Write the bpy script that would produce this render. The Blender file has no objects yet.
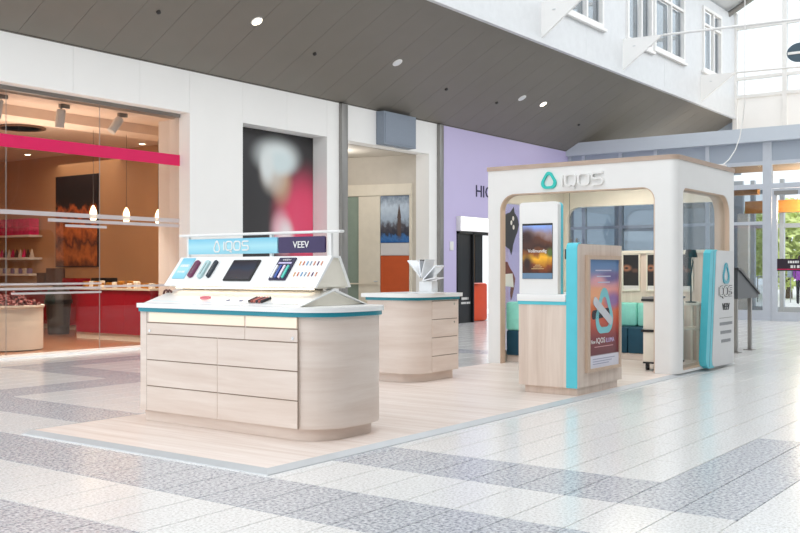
import bpy, bmesh, math, random
from mathutils import Vector, Matrix
from mathutils.geometry import tessellate_polygon
random.seed(7)
S = bpy.context.scene
COL = S.collection

# ---------------------------------------------------------------- camera
ANG = math.atan2(722, 984)
cam_d = bpy.data.cameras.new('camera'); cam = bpy.data.objects.new('camera', cam_d); COL.objects.link(cam)
cam.location = (0, 0, 1.25)
cam.rotation_euler = (math.pi/2, 0, ANG - math.pi/2)
cam_d.sensor_width = 36; cam_d.lens = 36*984/800
cam_d.shift_y = 4/800 * -1 * -1
cam_d.clip_end = 300
S.camera = cam
# ---------------------------------------------------------------- world, sun, exposure
W = bpy.data.worlds.new('sky'); S.world = W; W.use_nodes = True
bg = W.node_tree.nodes['Background']; bg.inputs[0].default_value = (0.93, 0.97, 1.0, 1); bg.inputs[1].default_value = 1.15
sun_d = bpy.data.lights.new('sun', 'SUN'); sun = bpy.data.objects.new('sun', sun_d); COL.objects.link(sun)
sun_d.energy = 0.5; sun_d.angle = math.radians(30); sun_d.color = (1.0, 0.985, 0.96)
sun.rotation_euler = Vector((0.12, 0.88, -0.44)).to_track_quat('-Z', 'Y').to_euler()
S.view_settings.view_transform = 'Standard'; S.view_settings.look = 'None'
S.view_settings.gamma = 1; S.view_settings.use_curve_mapping = False
S.view_settings.exposure = 0.5

# ---------------------------------------------------------------- materials
def lin(c):
    return tuple((v/255/12.92 if v/255 <= .04045 else ((v/255+.055)/1.055)**2.4) for v in c) + (1,)
MATS = {}
def nm(name):
    m = bpy.data.materials.new(name); m.use_nodes = True
    nt = m.node_tree; b = nt.nodes['Principled BSDF']
    MATS[name] = m
    return m, nt, b
def plain(name, rgb, rough=.5, metal=0, spec=.5, var=.03, scale=6, emit=None, es=0, bump=0):
    """procedural: base colour with a faint noise variation"""
    m, nt, b = nm(name)
    b.inputs['Roughness'].default_value = rough; b.inputs['Metallic'].default_value = metal
    b.inputs['Specular IOR Level'].default_value = spec
    c = lin(rgb)
    g = nt.nodes.new('ShaderNodeNewGeometry')
    n = nt.nodes.new('ShaderNodeTexNoise'); n.inputs['Scale'].default_value = scale; n.inputs['Detail'].default_value = 4
    nt.links.new(g.outputs['Position'], n.inputs['Vector'])
    r = nt.nodes.new('ShaderNodeValToRGB')
    r.color_ramp.elements[0].position = .3; r.color_ramp.elements[1].position = .7
    r.color_ramp.elements[0].color = tuple(max(0, v*(1-var)) for v in c[:3]) + (1,)
    r.color_ramp.elements[1].color = tuple(min(1, v*(1+var)) for v in c[:3]) + (1,)
    nt.links.new(n.outputs['Fac'], r.inputs[0]); nt.links.new(r.outputs[0], b.inputs['Base Color'])
    if emit:
        b.inputs['Emission Color'].default_value = lin(emit); b.inputs['Emission Strength'].default_value = es
    if bump:
        bp = nt.nodes.new('ShaderNodeBump'); bp.inputs['Strength'].default_value = bump
        nt.links.new(n.outputs['Fac'], bp.inputs['Height']); nt.links.new(bp.outputs[0], b.inputs['Normal'])
    return m
def wood(name, a, bcol, scl, rough=.45):
    m, nt, b = nm(name)
    g = nt.nodes.new('ShaderNodeNewGeometry')
    mp = nt.nodes.new('ShaderNodeMapping'); mp.inputs['Scale'].default_value = scl
    add = nt.nodes.new('ShaderNodeVectorMath'); add.operation = 'ADD'
    mul = nt.nodes.new('ShaderNodeMath'); mul.operation = 'MULTIPLY'; mul.inputs[1].default_value = 37
    nt.links.new(g.outputs['Random Per Island'], mul.inputs[0])
    nt.links.new(g.outputs['Position'], mp.inputs['Vector'])
    nt.links.new(mp.outputs[0], add.inputs[0]); nt.links.new(mul.outputs[0], add.inputs[1])
    n = nt.nodes.new('ShaderNodeTexNoise'); n.inputs['Scale'].default_value = 1; n.inputs['Detail'].default_value = 7
    n.inputs['Roughness'].default_value = .62; n.inputs['Distortion'].default_value = .35
    nt.links.new(add.outputs[0], n.inputs['Vector'])
    r = nt.nodes.new('ShaderNodeValToRGB'); r.color_ramp.elements[0].position = .28; r.color_ramp.elements[1].position = .72
    r.color_ramp.elements[0].color = lin(bcol); r.color_ramp.elements[1].color = lin(a)
    nt.links.new(n.outputs['Fac'], r.inputs[0])
    mx = nt.nodes.new('ShaderNodeHueSaturation')
    mr = nt.nodes.new('ShaderNodeMapRange'); mr.inputs[3].default_value = .96; mr.inputs[4].default_value = 1.03
    nt.links.new(g.outputs['Random Per Island'], mr.inputs[0]); nt.links.new(mr.outputs[0], mx.inputs['Value'])
    nt.links.new(r.outputs[0], mx.inputs['Color']); nt.links.new(mx.outputs[0], b.inputs['Base Color'])
    b.inputs['Roughness'].default_value = rough
    return m
def stone(name, a, bcol, c, scale, rough):
    m, nt, b = nm(name)
    g = nt.nodes.new('ShaderNodeNewGeometry')
    v = nt.nodes.new('ShaderNodeTexNoise'); v.inputs['Scale'].default_value = scale; v.inputs['Detail'].default_value = 3; v.inputs['Roughness'].default_value = .7
    nt.links.new(g.outputs['Position'], v.inputs['Vector'])
    r = nt.nodes.new('ShaderNodeValToRGB'); e = r.color_ramp.elements
    e[0].position = .36; e[0].color = lin(bcol); e[1].position = .64; e[1].color = lin(c)
    k = e.new(.5); k.color = lin(a)
    nt.links.new(v.outputs['Fac'], r.inputs[0])
    hs = nt.nodes.new('ShaderNodeHueSaturation')
    mr = nt.nodes.new('ShaderNodeMapRange'); mr.inputs[3].default_value = .94; mr.inputs[4].default_value = 1.04
    nt.links.new(g.outputs['Random Per Island'], mr.inputs[0]); nt.links.new(mr.outputs[0], hs.inputs['Value'])
    nt.links.new(r.outputs[0], hs.inputs['Color']); nt.links.new(hs.outputs[0], b.inputs['Base Color'])
    b.inputs['Roughness'].default_value = rough; b.inputs['Specular IOR Level'].default_value = .5
    return m
def glass(name, tint, gloss=.08, rough=.02):
    m = bpy.data.materials.new(name); m.use_nodes = True; MATS[name] = m
    nt = m.node_tree; nt.nodes.clear()
    o = nt.nodes.new('ShaderNodeOutputMaterial'); t = nt.nodes.new('ShaderNodeBsdfTransparent'); t.inputs[0].default_value = lin(tint)
    g = nt.nodes.new('ShaderNodeBsdfGlossy'); g.inputs['Roughness'].default_value = rough
    lw = nt.nodes.new('ShaderNodeLayerWeight'); lw.inputs[0].default_value = .25
    mr = nt.nodes.new('ShaderNodeMapRange'); mr.inputs[3].default_value = gloss*.5; mr.inputs[4].default_value = min(.8, gloss*5)
    mx = nt.nodes.new('ShaderNodeMixShader')
    nt.links.new(lw.outputs['Facing'], mr.inputs[0]); nt.links.new(mr.outputs[0], mx.inputs[0])
    nt.links.new(t.outputs[0], mx.inputs[1]); nt.links.new(g.outputs[0], mx.inputs[2]); nt.links.new(mx.outputs[0], o.inputs[0])
    return m
def film(name, rgb, alpha):
    m = bpy.data.materials.new(name); m.use_nodes = True; MATS[name] = m
    nt = m.node_tree; b = nt.nodes['Principled BSDF']; b.inputs['Base Color'].default_value = lin(rgb); b.inputs['Roughness'].default_value = .4
    t = nt.nodes.new('ShaderNodeBsdfTransparent'); mx = nt.nodes.new('ShaderNodeMixShader'); mx.inputs[0].default_value = alpha
    o = nt.nodes['Material Output']
    nt.links.new(t.outputs[0], mx.inputs[1]); nt.links.new(b.outputs[0], mx.inputs[2]); nt.links.new(mx.outputs[0], o.inputs[0])
    return m
def printed(name, stops, noise=.0, nscale=4, axis='Y', blobs=(), emit=0, rough=.35, contrast=1.0):
    """printed picture on UV: a ramp along v (or u), noise distortion, soft round blobs [(u,v,ru,rv,rgb)]"""
    m, nt, b = nm(name)
    uv = nt.nodes.new('ShaderNodeUVMap'); sep = nt.nodes.new('ShaderNodeSeparateXYZ'); nt.links.new(uv.outputs[0], sep.inputs[0])
    n = nt.nodes.new('ShaderNodeTexNoise'); n.inputs['Scale'].default_value = nscale; n.inputs['Detail'].default_value = 5
    nt.links.new(uv.outputs[0], n.inputs['Vector'])
    ma = nt.nodes.new('ShaderNodeMath'); ma.operation = 'MULTIPLY_ADD'; ma.inputs[1].default_value = noise
    sb = nt.nodes.new('ShaderNodeMath'); sb.operation = 'SUBTRACT'; sb.inputs[1].default_value = .5
    nt.links.new(n.outputs['Fac'], sb.inputs[0]); nt.links.new(sb.outputs[0], ma.inputs[0]); nt.links.new(sep.outputs[axis], ma.inputs[2])
    r = nt.nodes.new('ShaderNodeValToRGB'); e = r.color_ramp.elements
    e[0].position = stops[0][0]; e[0].color = lin(stops[0][1]); e[1].position = stops[-1][0]; e[1].color = lin(stops[-1][1])
    for p, c in stops[1:-1]:
        k = e.new(p); k.color = lin(c)
    nt.links.new(ma.outputs[0], r.inputs[0])
    cur = r.outputs[0]
    for (u, v, ru, rv, rgb) in blobs:
        mp = nt.nodes.new('ShaderNodeMapping'); mp.inputs['Location'].default_value = (-u/ru, -v/rv, 0); mp.inputs['Scale'].default_value = (1/ru, 1/rv, 1)
        nt.links.new(uv.outputs[0], mp.inputs['Vector'])
        ln = nt.nodes.new('ShaderNodeVectorMath'); ln.operation = 'LENGTH'; nt.links.new(mp.outputs[0], ln.inputs[0])
        mr = nt.nodes.new('ShaderNodeMapRange'); mr.interpolation_type = 'SMOOTHSTEP'
        mr.inputs[1].default_value = 1.45; mr.inputs[2].default_value = .3; nt.links.new(ln.outputs['Value'], mr.inputs[0])
        mx = nt.nodes.new('ShaderNodeMixRGB'); mx.inputs[2].default_value = lin(rgb)
        nt.links.new(mr.outputs[0], mx.inputs[0]); nt.links.new(cur, mx.inputs[1]); cur = mx.outputs[0]
    nt.links.new(cur, b.inputs['Base Color']); b.inputs['Roughness'].default_value = rough
    if emit:
        nt.links.new(cur, b.inputs['Emission Color']); b.inputs['Emission Strength'].default_value = emit
    return m
def emis(name, rgb, s):
    return plain(name, rgb, .5, emit=rgb, es=s)

white = plain('white_paint', (238, 237, 235), .5)
wallw = plain('wall_white', (250, 249, 247), .6, var=.012, scale=1.5)
boothw = plain('booth_white_lacquer', (240, 239, 237), .35, var=.01)
cream = plain('cream_laminate', (238, 232, 218), .45)
soffit = plain('soffit_grey_metal', (126, 120, 111), .45, var=.03, scale=2)
soffdark = plain('joint_dark', (70, 66, 62), .8)
fascia = plain('fascia_white_panel', (218, 220, 222), .4)
slabw = plain('slab_white_solid_surface', (246, 246, 245), .25, var=.005)
teal = plain('teal_edge', (30, 142, 160), .35)
cyan = plain('turquoise_edge', (92, 206, 222), .35)
woodh = wood('ash_laminate_horizontal', (238, 225, 215), (219, 200, 187), (.9, .9, 11))
woodv = wood('ash_laminate_vertical', (238, 222, 209), (214, 194, 179), (13, 13, .8))
woodr = wood('wood_reveal', (216, 190, 168), (198, 172, 150), (9, 9, 1))
plankm = wood('pale_floor_plank', (248, 237, 230), (220, 202, 190), (16, .8, 1), .38)
shopfl = wood('shop_floor_brown_wood', (158, 112, 82), (124, 82, 56), (14, 1, 1), .3)
alu = plain('brushed_aluminium', (206, 208, 210), .5, .55)
alud = plain('steel_column', (150, 148, 145), .38, .7)
granl = stone('terrazzo_light', (236, 235, 233), (204, 202, 200), (248, 248, 248), 60, .19)
grand = stone('granite_grey', (192, 194, 200), (134, 137, 145), (228, 230, 233), 46, .22)
grout = plain('grout', (204, 202, 199), .7)
black = plain('black_plastic', (22, 22, 24), .35)
darkm = plain('dark_frame', (36, 37, 40), .4)
chrome = plain('chrome', (210, 212, 215), .12, 1)
acryl = plain('acrylic_white', (240, 242, 244), .15)
lilac = plain('lilac_wall', (206, 196, 234), .6, var=.015, scale=1)
navy = plain('navy_lettering', (32, 28, 74), .4)
bluegrey = plain('facade_blue_grey', (208, 216, 224), .4, var=.01)
bluegrey2 = plain('spandrel_blue_grey', (174, 184, 196), .35, var=.01)
frameg = plain('facade_frame_grey', (205, 211, 219), .4)
shopwall = plain('shop_wall_ochre', (212, 168, 122), .6, var=.05, scale=1.2)
shopceil = plain('shop_ceiling', (244, 224, 206), .7, var=.04)
red = plain('red_lacquer', (158, 18, 40), .12)
magenta = plain('magenta_film', (222, 14, 92), .4)
gold = plain('gold_foil', (200, 142, 52), .3, .6, var=.3, scale=40)
greige = plain('greige_corridor', (206, 198, 186), .6)
creamp = plain('cream_panel', (228, 219, 202), .5)
greeng = plain('green_glass_panel', (142, 158, 146), .2)
orange = plain('orange_panel', (196, 84, 36), .5)
speakerg = plain('speaker_cloth_grey', (142, 152, 166), .8, var=.05, scale=60)
turq = plain('turquoise_upholstery', (150, 230, 214), .7, var=.05, scale=14)
petrol = plain('petrol_upholstery', (20, 70, 92), .7, var=.06, scale=14)
shade = plain('sign_light_grey', (226, 226, 226), .4, var=.01)
purpled = plain('dark_purple_print', (52, 36, 86), .35)
cyanp = printed('cyan_sign_print', [(0, (140, 206, 226)), (.5, (172, 224, 236)), (1, (118, 196, 224))], .1, 3)
shopglass = glass('shop_glass', (236, 232, 230), .06)
clear = glass('clear_glass', (242, 245, 247), .02)
bluish = glass('tinted_glass', (206, 213, 218), .1)
skyglass = glass('sky_reflecting_glass', (200, 210, 218), .5)
ledw = emis('warm_led', (255, 226, 180), 2.4)
lampw = emis('downlight_warm', (255, 236, 200), 9)
bulb = emis('pendant_bulb', (255, 226, 176), 6)
lightbox = emis('light_box_white', (250, 250, 255), 1.2)
bark = plain('bark', (96, 78, 62), .9)
leafm = plain('leaf_green', (178, 214, 112), .6, var=.45, scale=1.3)
leafm2 = plain('leaf_yellow_green', (216, 230, 146), .6, var=.35, scale=1.3)
paving = plain('outdoor_paving', (226, 224, 220), .7, var=.05)

# ---------------------------------------------------------------- mesh helpers
def mesh_obj(name, verts, faces, mat=None, parent=None, uvs=None, smooth=False, mats=None, midx=None):
    vs = [Vector(v) for v in verts]
    lo = Vector((min(v.x for v in vs), min(v.y for v in vs), min(v.z for v in vs)))
    hi = Vector((max(v.x for v in vs), max(v.y for v in vs), max(v.z for v in vs)))
    c = (lo+hi)/2; c.z = lo.z
    me = bpy.data.meshes.new(name); me.from_pydata([v-c for v in vs], [], faces)
    bm = bmesh.new(); bm.from_mesh(me); bmesh.ops.recalc_face_normals(bm, faces=bm.faces)
    bm.to_mesh(me); bm.free()
    if uvs:
        ul = me.uv_layers.new(name='UVMap')
        for l in me.loops: ul.data[l.index].uv = uvs[l.vertex_index]
    if mats:
        for q in mats: me.materials.append(q)
        for p, i in zip(me.polygons, midx): p.material_index = i
    elif mat: me.materials.append(mat)
    if smooth:
        for p in me.polygons: p.use_smooth = True
        if smooth != 'all':
            me.set_sharp_from_angle(angle=math.radians(35))
    o = bpy.data.objects.new(name, me); COL.objects.link(o)
    o.location = c
    if parent: attach(o, parent)
    return o
def attach(o, p):
    o.parent = p
    m = Matrix.Translation(p.location); q = p
    while q.parent: q = q.parent
    # all parents are pure translations: world location of p
    o.matrix_parent_inverse = world_of(p).inverted()
def world_of(p):
    m = Matrix.Translation(p.location)
    if p.parent: m = world_of(p.parent) @ p.matrix_parent_inverse @ m
    return m
def tag(o, label, cat, group=None, kind=None):
    if label: o['label'] = label
    if cat: o['category'] = cat
    if group: o['group'] = group
    if kind: o['kind'] = kind
    return o
def struct(o, label=None, cat=None):
    o['kind'] = 'structure'
    if label: o['label'] = label
    if cat: o['category'] = cat
    return o
def empty(name, loc):
    e = bpy.data.objects.new(name, None); COL.objects.link(e); e.location = loc; e.empty_display_size = .1
    return e
def thing(name, loc, label, cat, group=None):
    return tag(empty(name, loc), label, cat, group)
BF = [(0, 1, 2, 3), (4, 7, 6, 5), (0, 4, 5, 1), (1, 5, 6, 2), (2, 6, 7, 3), (3, 7, 4, 0)]
def boxv(x0, x1, y0, y1, z0, z1):
    return [(x0, y0, z0), (x1, y0, z0), (x1, y1, z0), (x0, y1, z0), (x0, y0, z1), (x1, y0, z1), (x1, y1, z1), (x0, y1, z1)]
def box(name, x0, x1, y0, y1, z0, z1, mat, parent=None, bev=0, seg=2):
    if not bev: return mesh_obj(name, boxv(x0, x1, y0, y1, z0, z1), BF, mat, parent)
    bm = bmesh.new(); vs = [bm.verts.new(v) for v in boxv(x0, x1, y0, y1, z0, z1)]
    for f in BF: bm.faces.new([vs[i] for i in f])
    bmesh.ops.recalc_face_normals(bm, faces=bm.faces)
    bmesh.ops.bevel(bm, geom=list(bm.edges), offset=bev, segments=seg, affect='EDGES', profile=.5)
    return from_bm(name, bm, mat, parent, True)
def from_bm(name, bm, mat, parent=None, smooth=False):
    bm.verts.index_update()
    v = [tuple(q.co) for q in bm.verts]; f = [tuple(w.index for w in q.verts) for q in bm.faces]
    bm.free()
    return mesh_obj(name, v, f, mat, parent, smooth=smooth)
def boxes(name, lst, mat, parent=None):
    V, Fc = [], []
    for b in lst:
        k = len(V); V += boxv(*b); Fc += [tuple(i+k for i in f) for f in BF]
    return mesh_obj(name, V, Fc, mat, parent)
# local frames: u = right in the picture, v = up, w = out of the face
def FX(x0, y0, z0):   # faces -X
    return lambda u, v, w: (x0-w, y0-u, z0+v)
def FY(x0, y0, z0):   # faces -Y
    return lambda u, v, w: (x0+u, y0-w, z0+v)
def FXi(x0, y0, z0):  # faces -X but laid out u = +Y
    return lambda u, v, w: (x0-w, y0+u, z0+v)
def frame3(o, ud, vd):
    o = Vector(o); ud = Vector(ud).normalized(); vd = Vector(vd).normalized(); wd = ud.cross(vd)
    return lambda u, v, w: tuple(o+ud*u+vd*v+wd*w)
def plate(name, fr, outer, holes, w0, w1, mat, parent=None, smooth=True):
    loops = [outer]+list(holes)
    tri = tessellate_polygon([[Vector((p[0], p[1], 0)) for p in l] for l in loops])
    flat = [p for l in loops for p in l]; n = len(flat)
    V = [fr(p[0], p[1], w0) for p in flat]+[fr(p[0], p[1], w1) for p in flat]
    Fc = [tuple(t) for t in tri]+[tuple(i+n for i in reversed(t)) for t in tri]
    k = 0
    for l in loops:
        m = len(l)
        for i in range(m):
            a, b = k+i, k+(i+1) % m
            Fc.append((a, b, b+n, a+n))
        k += m
    us = [p[0] for p in outer]; vs = [p[1] for p in outer]
    uv = [((p[0]-min(us))/(max(us)-min(us)), (p[1]-min(vs))/(max(vs)-min(vs))) for p in flat]*2
    return mesh_obj(name, V, Fc, mat, parent, uvs=uv, smooth=smooth)
def rect(u0, u1, v0, v1): return [(u0, v0), (u1, v0), (u1, v1), (u0, v1)]
def rrect(u0, u1, v0, v1, r, n=8, corners=(1, 1, 1, 1)):
    """corners: bl, br, tr, tl"""
    P = []
    for k, (cx, cy, a0) in enumerate(((u0, v0, 180), (u1, v0, 270), (u1, v1, 0), (u0, v1, 90))):
        if corners[k] == 0: P.append((cx, cy)); continue
        rr = r*corners[k]
        ox = cx+rr if cx == u0 else cx-rr; oy = cy+rr if cy == v0 else cy-rr
        for i in range(n+1):
            a = math.radians(a0+90*i/n); P.append((ox+rr*math.cos(a), oy+rr*math.sin(a)))
    return P
def prism(name, poly, z0, z1, mat, parent=None, smooth=True):
    return plate(name, lambda u, v, w: (u, v, w), poly, [], z0, z1, mat, parent, smooth)
def stroke(name, fr, paths, wd, w0, w1, mat, parent):
    """flat ribbons of constant width along 2-D paths, extruded"""
    V, Fc = [], []
    for path, closed in paths:
        n = len(path); k = len(V)
        for i, p in enumerate(path):
            a = path[(i-1) % n] if (closed or i > 0) else p
            b = path[(i+1) % n] if (closed or i < n-1) else p
            d = Vector((b[0]-a[0], b[1]-a[1]))
            d = d.normalized() if d.length > 1e-9 else Vector((1, 0))
            nx, ny = -d.y*wd/2, d.x*wd/2
            V += [fr(p[0]+nx, p[1]+ny, w0), fr(p[0]-nx, p[1]-ny, w0), fr(p[0]+nx, p[1]+ny, w1), fr(p[0]-nx, p[1]-ny, w1)]
        for i in range(n if closed else n-1):
            a = k+4*i; b = k+4*((i+1) % n)
            Fc += [(a, b, b+1, a+1), (a+2, a+3, b+3, b+2), (a, a+2, b+2, b), (a+1, b+1, b+3, a+3)]
        if not closed:
            a = k; b = k+4*(n-1); Fc += [(a, a+1, a+3, a+2), (b, b+2, b+3, b+1)]
    return mesh_obj(name, V, Fc, mat, parent)
def tube(name, pts, r, mat, parent=None, n=8, closed=False):
    V, Fc = [], []; pts = [Vector(p) for p in pts]
    m = len(pts)
    rs = r if isinstance(r, (list, tuple)) else [r]*m
    for i, p in enumerate(pts):
        d = (pts[min(i+1, m-1)]-pts[max(i-1, 0)]).normalized()
        a = d.orthogonal().normalized() if abs(d.z) < .99 else Vector((1, 0, 0))
        if abs(d.z) < .99: a = d.cross(Vector((0, 0, 1))).normalized()
        b = d.cross(a)
        for k in range(n):
            t = 2*math.pi*k/n; V.append(p+(a*math.cos(t)+b*math.sin(t))*rs[i])
    for i in range(m-1):
        for k in range(n):
            Fc.append((i*n+k, i*n+(k+1) % n, (i+1)*n+(k+1) % n, (i+1)*n+k))
    Fc += [tuple(range(n)), tuple(range((m-1)*n, m*n))]
    return mesh_obj(name, V, Fc, mat, parent, smooth=True)
def lathe(name, prof, c, mat, parent=None, n=24):
    V, Fc = [], []
    for (r, z) in prof:
        for k in range(n):
            t = 2*math.pi*k/n; V.append((c[0]+r*math.cos(t), c[1]+r*math.sin(t), c[2]+z))
    m = len(prof)
    for i in range(m-1):
        for k in range(n): Fc.append((i*n+k, i*n+(k+1) % n, (i+1)*n+(k+1) % n, (i+1)*n+k))
    Fc += [tuple(range(n)), tuple(range((m-1)*n, m*n))]
    return mesh_obj(name, V, Fc, mat, parent, smooth=True)
def text(name, s, fr, u, v, h, w0, w1, mat, parent, width=None, bold=0, align='LEFT', shear=0):
    cu = bpy.data.curves.new('t', 'FONT'); cu.body = s; cu.size = 1; cu.offset = bold; cu.resolution_u = 2; cu.align_x = align; cu.shear = shear
    ob = bpy.data.objects.new('t', cu); COL.objects.link(ob)
    me = bpy.data.meshes.new_from_object(ob); bpy.data.objects.remove(ob); bpy.data.curves.remove(cu)
    xs = [q.co.x for q in me.vertices]; ys = [q.co.y for q in me.vertices]
    sy = h/.70; sx = (width/(max(xs)-min(xs))) if width else sy
    x0 = min(xs)
    pts = [(u+(q.co.x-x0)*sx, v+q.co.y*sy) for q in me.vertices]
    n = len(pts)
    V = [fr(p[0], p[1], w1) for p in pts]+[fr(p[0], p[1], w0) for p in pts]
    Fc = [tuple(p.vertices) for p in me.polygons]
    ec = {}
    for f in Fc:
        for i in range(len(f)):
            e = tuple(sorted((f[i], f[(i+1) % len(f)]))); ec[e] = ec.get(e, 0)+1
    sides = [(a, b, b+n, a+n) for (a, b), c in ec.items() if c == 1]
    back = [tuple(i+n for i in reversed(f)) for f in Fc]
    bpy.data.meshes.remove(me)
    return mesh_obj(name, V, Fc+back+sides, mat, parent)
def iqos_paths(u, v, h, gap=.32, asp=1.0):
    """the four squared, rounded letters of the kiosk's word mark; h = letter height; returns paths and total width"""
    P = []; w = h*asp; r = min(h, w)*.3
    P.append(([(u, v), (u, v+h)], False)); x = u+h*gap
    q = rrect(x, x+w, v, v+h, r, 5); P.append((q, True))
    P.append(([(x+w*.62, v), (x+w*.72, v-h*.18), (x+w*.95, v-h*.2)], False)); x += w+h*gap
    P.append((rrect(x, x+w, v, v+h, r, 5), True)); x += w+h*gap
    a = r*.7
    s = [(x, v), (x+w-a, v), (x+w-a*.3, v+a*.35), (x+w, v+h*.25), (x+w-a*.3, v+h*.5-a*.3), (x+w-a, v+h*.5), (x+a, v+h*.5), (x+a*.3, v+h*.5+a*.3), (x, v+h*.75), (x+a*.3, v+h-a*.3), (x+a, v+h), (x+w, v+h)]
    P.append((s, False)); x += w
    return P, x-u
def drop(cu, cv, w, h, k=1.0, n=60):
    """rounded triangle outline: hull of three circles"""
    C = ((0, .5-.17, .17), (-.5+.26, -.5+.26, .26), (.5-.26, -.5+.26, .26)); P = []
    for i in range(n):
        t = 2*math.pi*(i+.5)/n; nx, ny = math.cos(t), math.sin(t)
        c = max(C, key=lambda q: q[0]*nx+q[1]*ny+q[2])
        P.append((cu+(.75*(c[0]+c[2]*nx)+.25*.46*nx)*w*k, cv+(.75*(c[1]+c[2]*ny)+.25*(.5*ny))*h*k))
    return P

def dashes(name, fr, u0, u1, v, h, mat, par, w0=0, w1=.004, seed=1):
    """a line of small print, too small to read: short bars with gaps"""
    rng = random.Random(seed); V, Fc = [], []; u = u0
    while u < u1-1e-4:
        e = min(u1, u+h*rng.uniform(.5, .9)); k = len(V)
        V += [fr(a, b, w) for w in (w0, w1) for (a, b) in ((u, v), (e, v), (e, v+h), (u, v+h))]
        Fc += [tuple(i+k for i in f) for f in BF]; u = e+h*(.22 if rng.random() > .2 else .55)
    return mesh_obj(name, V, Fc, mat, par)
# ================================================================ THE SETTING
# ---- floor: grout bed, terrazzo tiles with a meander of grey granite
floor = struct(box('floor', -10, 33, -3.2, 12.9, -.2, -.008, grout), 'pale terrazzo mall floor with grey granite meander bands', 'floor')
TX, TY, X0, Y0 = .635, .318, 4.962, 1.55
def dark(x, y):
    if 4.95 <= x < 5.58 and 1.55 <= y < 9.5: return True
    if 4.95 <= x < 7.48 and 1.55 <= y < 2.18: return True
    if 4.95 <= x < 7.8 and 8.86 <= y < 9.5: return True
    if 7.17 <= x < 7.8 and 8.86 <= y < 11.7: return True
    if 7.17 <= x < 10.3 and 11.09 <= y < 11.72: return True
    if 3.68 <= x < 4.315 and y >= .28 and y < 10.8: return True
    if 2.41 <= x < 3.045 and y < 11.2: return True
    if 12.5 <= x < 13.2 and y > 6.8: return True
    return False
tiles = []
for j in range(-12, 36):
    y = Y0+j*TY
    if y > 12.5: continue
    for i in range(-11, 36):
        x = X0+i*TX/2*2
        subs = [(x, x+TX/2), (x+TX/2, x+TX)]
        ds = [dark(a+.05, y+.1) for a, b in subs]
        if ds[0] == ds[1]: tiles.append((x, x+TX, y, ds[0]))
        else:
            for (a, b), d in zip(subs, ds): tiles.append((a, b, y, d))
fwd = Vector((math.cos(ANG), math.sin(ANG))); rgt = Vector((math.sin(ANG), -math.cos(ANG)))
def seen(t):
    cx, cy = (t[0]+t[1])/2, t[2]+TY/2
    d = cx*fwd.x+cy*fwd.y; r = cx*rgt.x+cy*rgt.y
    if d < 1: return None
    if 4.5 < cx < 13.2 and 4.3 < cy < 6.7: return None
    sx = 400+984*r/d; sy = 270.5+984*1.25/d
    if -40 < sx < 840 and sy < 560: return d
    return None
vis = sorted([(seen(t), t) for t in tiles if seen(t)], key=lambda q: q[0])
hid = [t for t in tiles if not seen(t)]
tm = {}
def tile_mesh(w, dk):
    k = (round(w, 3), dk)
    if k not in tm:
        g = .003; a = w/2-g/2; b = TY/2-g/2; c = .003
        V = [(-a, -b, 0), (a, -b, 0), (a, b, 0), (-a, b, 0), (-a+c, -b+c, .008), (a-c, -b+c, .008), (a-c, b-c, .008), (-a+c, b-c, .008)]
        me = bpy.data.meshes.new('tile'); me.from_pydata(V, [], [(4, 5, 6, 7), (0, 1, 5, 4), (1, 2, 6, 5), (2, 3, 7, 6), (3, 0, 4, 7)])
        me.materials.append(grand if dk else granl); tm[k] = me
    return tm[k]
for d, t in vis[:300]:
    o = bpy.data.objects.new('tile', tile_mesh(t[1]-t[0], t[3])); COL.objects.link(o)
    o.location = ((t[0]+t[1])/2, t[2]+TY/2, -.008); attach(o, floor)
V, Fc, mi = [], [], []
for t in [q[1] for q in vis[300:]]+hid:
    k = len(V); g = .002
    V += [(t[0]+g, t[2]+g, -.008), (t[1]-g, t[2]+g, -.008), (t[1]-g, t[2]+TY-g, -.008), (t[0]+g, t[2]+TY-g, -.008)]
    V += [(a+(.004 if q in (0, 3) else -.004), b+(.004 if q in (0, 1) else -.004), 0) for q, (a, b, c) in enumerate(V[k:k+4])]
    Fc += [(k+4, k+5, k+6, k+7), (k, k+1, k+5, k+4), (k+1, k+2, k+6, k+5), (k+2, k+3, k+7, k+6), (k+3, k, k+4, k+7)]
    mi += [1 if t[3] else 0]*5
o = mesh_obj('tile_field', V, Fc, None, floor, mats=[granl, grand], midx=mi); o['kind'] = 'stuff'

# ---- left wall: white panels around the shop front, the picture recess and the corridor mouth
wl = struct(empty('wall_left', (12, 12.7, 0)), 'long white panelled mall wall behind the kiosk', 'wall')
WT = 4.6
def wp(x0, x1, z0, z1, mat=wallw, name='panel'):
    return box(name, x0+.002, x1-.002, 12.63, 12.99, z0, z1, mat, wl)
xs = [4.0, 5.24, 6.48, 7.72, 8.96, 10.2, 11.24]
for a, b in zip(xs, xs[1:]): wp(a, b, 3.9, WT)
wp(11.24, 12.48, 0, WT); wp(12.48, 13.63, 3.885, WT); wp(13.63, 14.78, 3.885, WT); wp(12.48, 14.78, 0, .6)
wp(14.78, 15.15, 0, WT); wp(15.34, 16.9, 3.885, WT); wp(16.9, 18.32, 3.885, WT); wp(18.32, 18.64, 0, WT)
box('panel', 12.3, 15.0, 13.0, 13.14, .5, 4.0, wallw, wl)
for k, (a, b) in enumerate(((15.15, 15.34), (18.64, 18.81))):
    c = struct(box('trim_%d' % (k+1), a, b, 12.55, 12.8, 0, WT-.01, alud, bev=.01), ['tall brushed steel column left of the corridor mouth', 'slim brushed steel column beside the lilac wall'][k], 'column')
lw_ = struct(empty('wall_lilac', (22, 12.7, 0)), 'lilac painted shop wall with dark lettering', 'wall')
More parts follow.
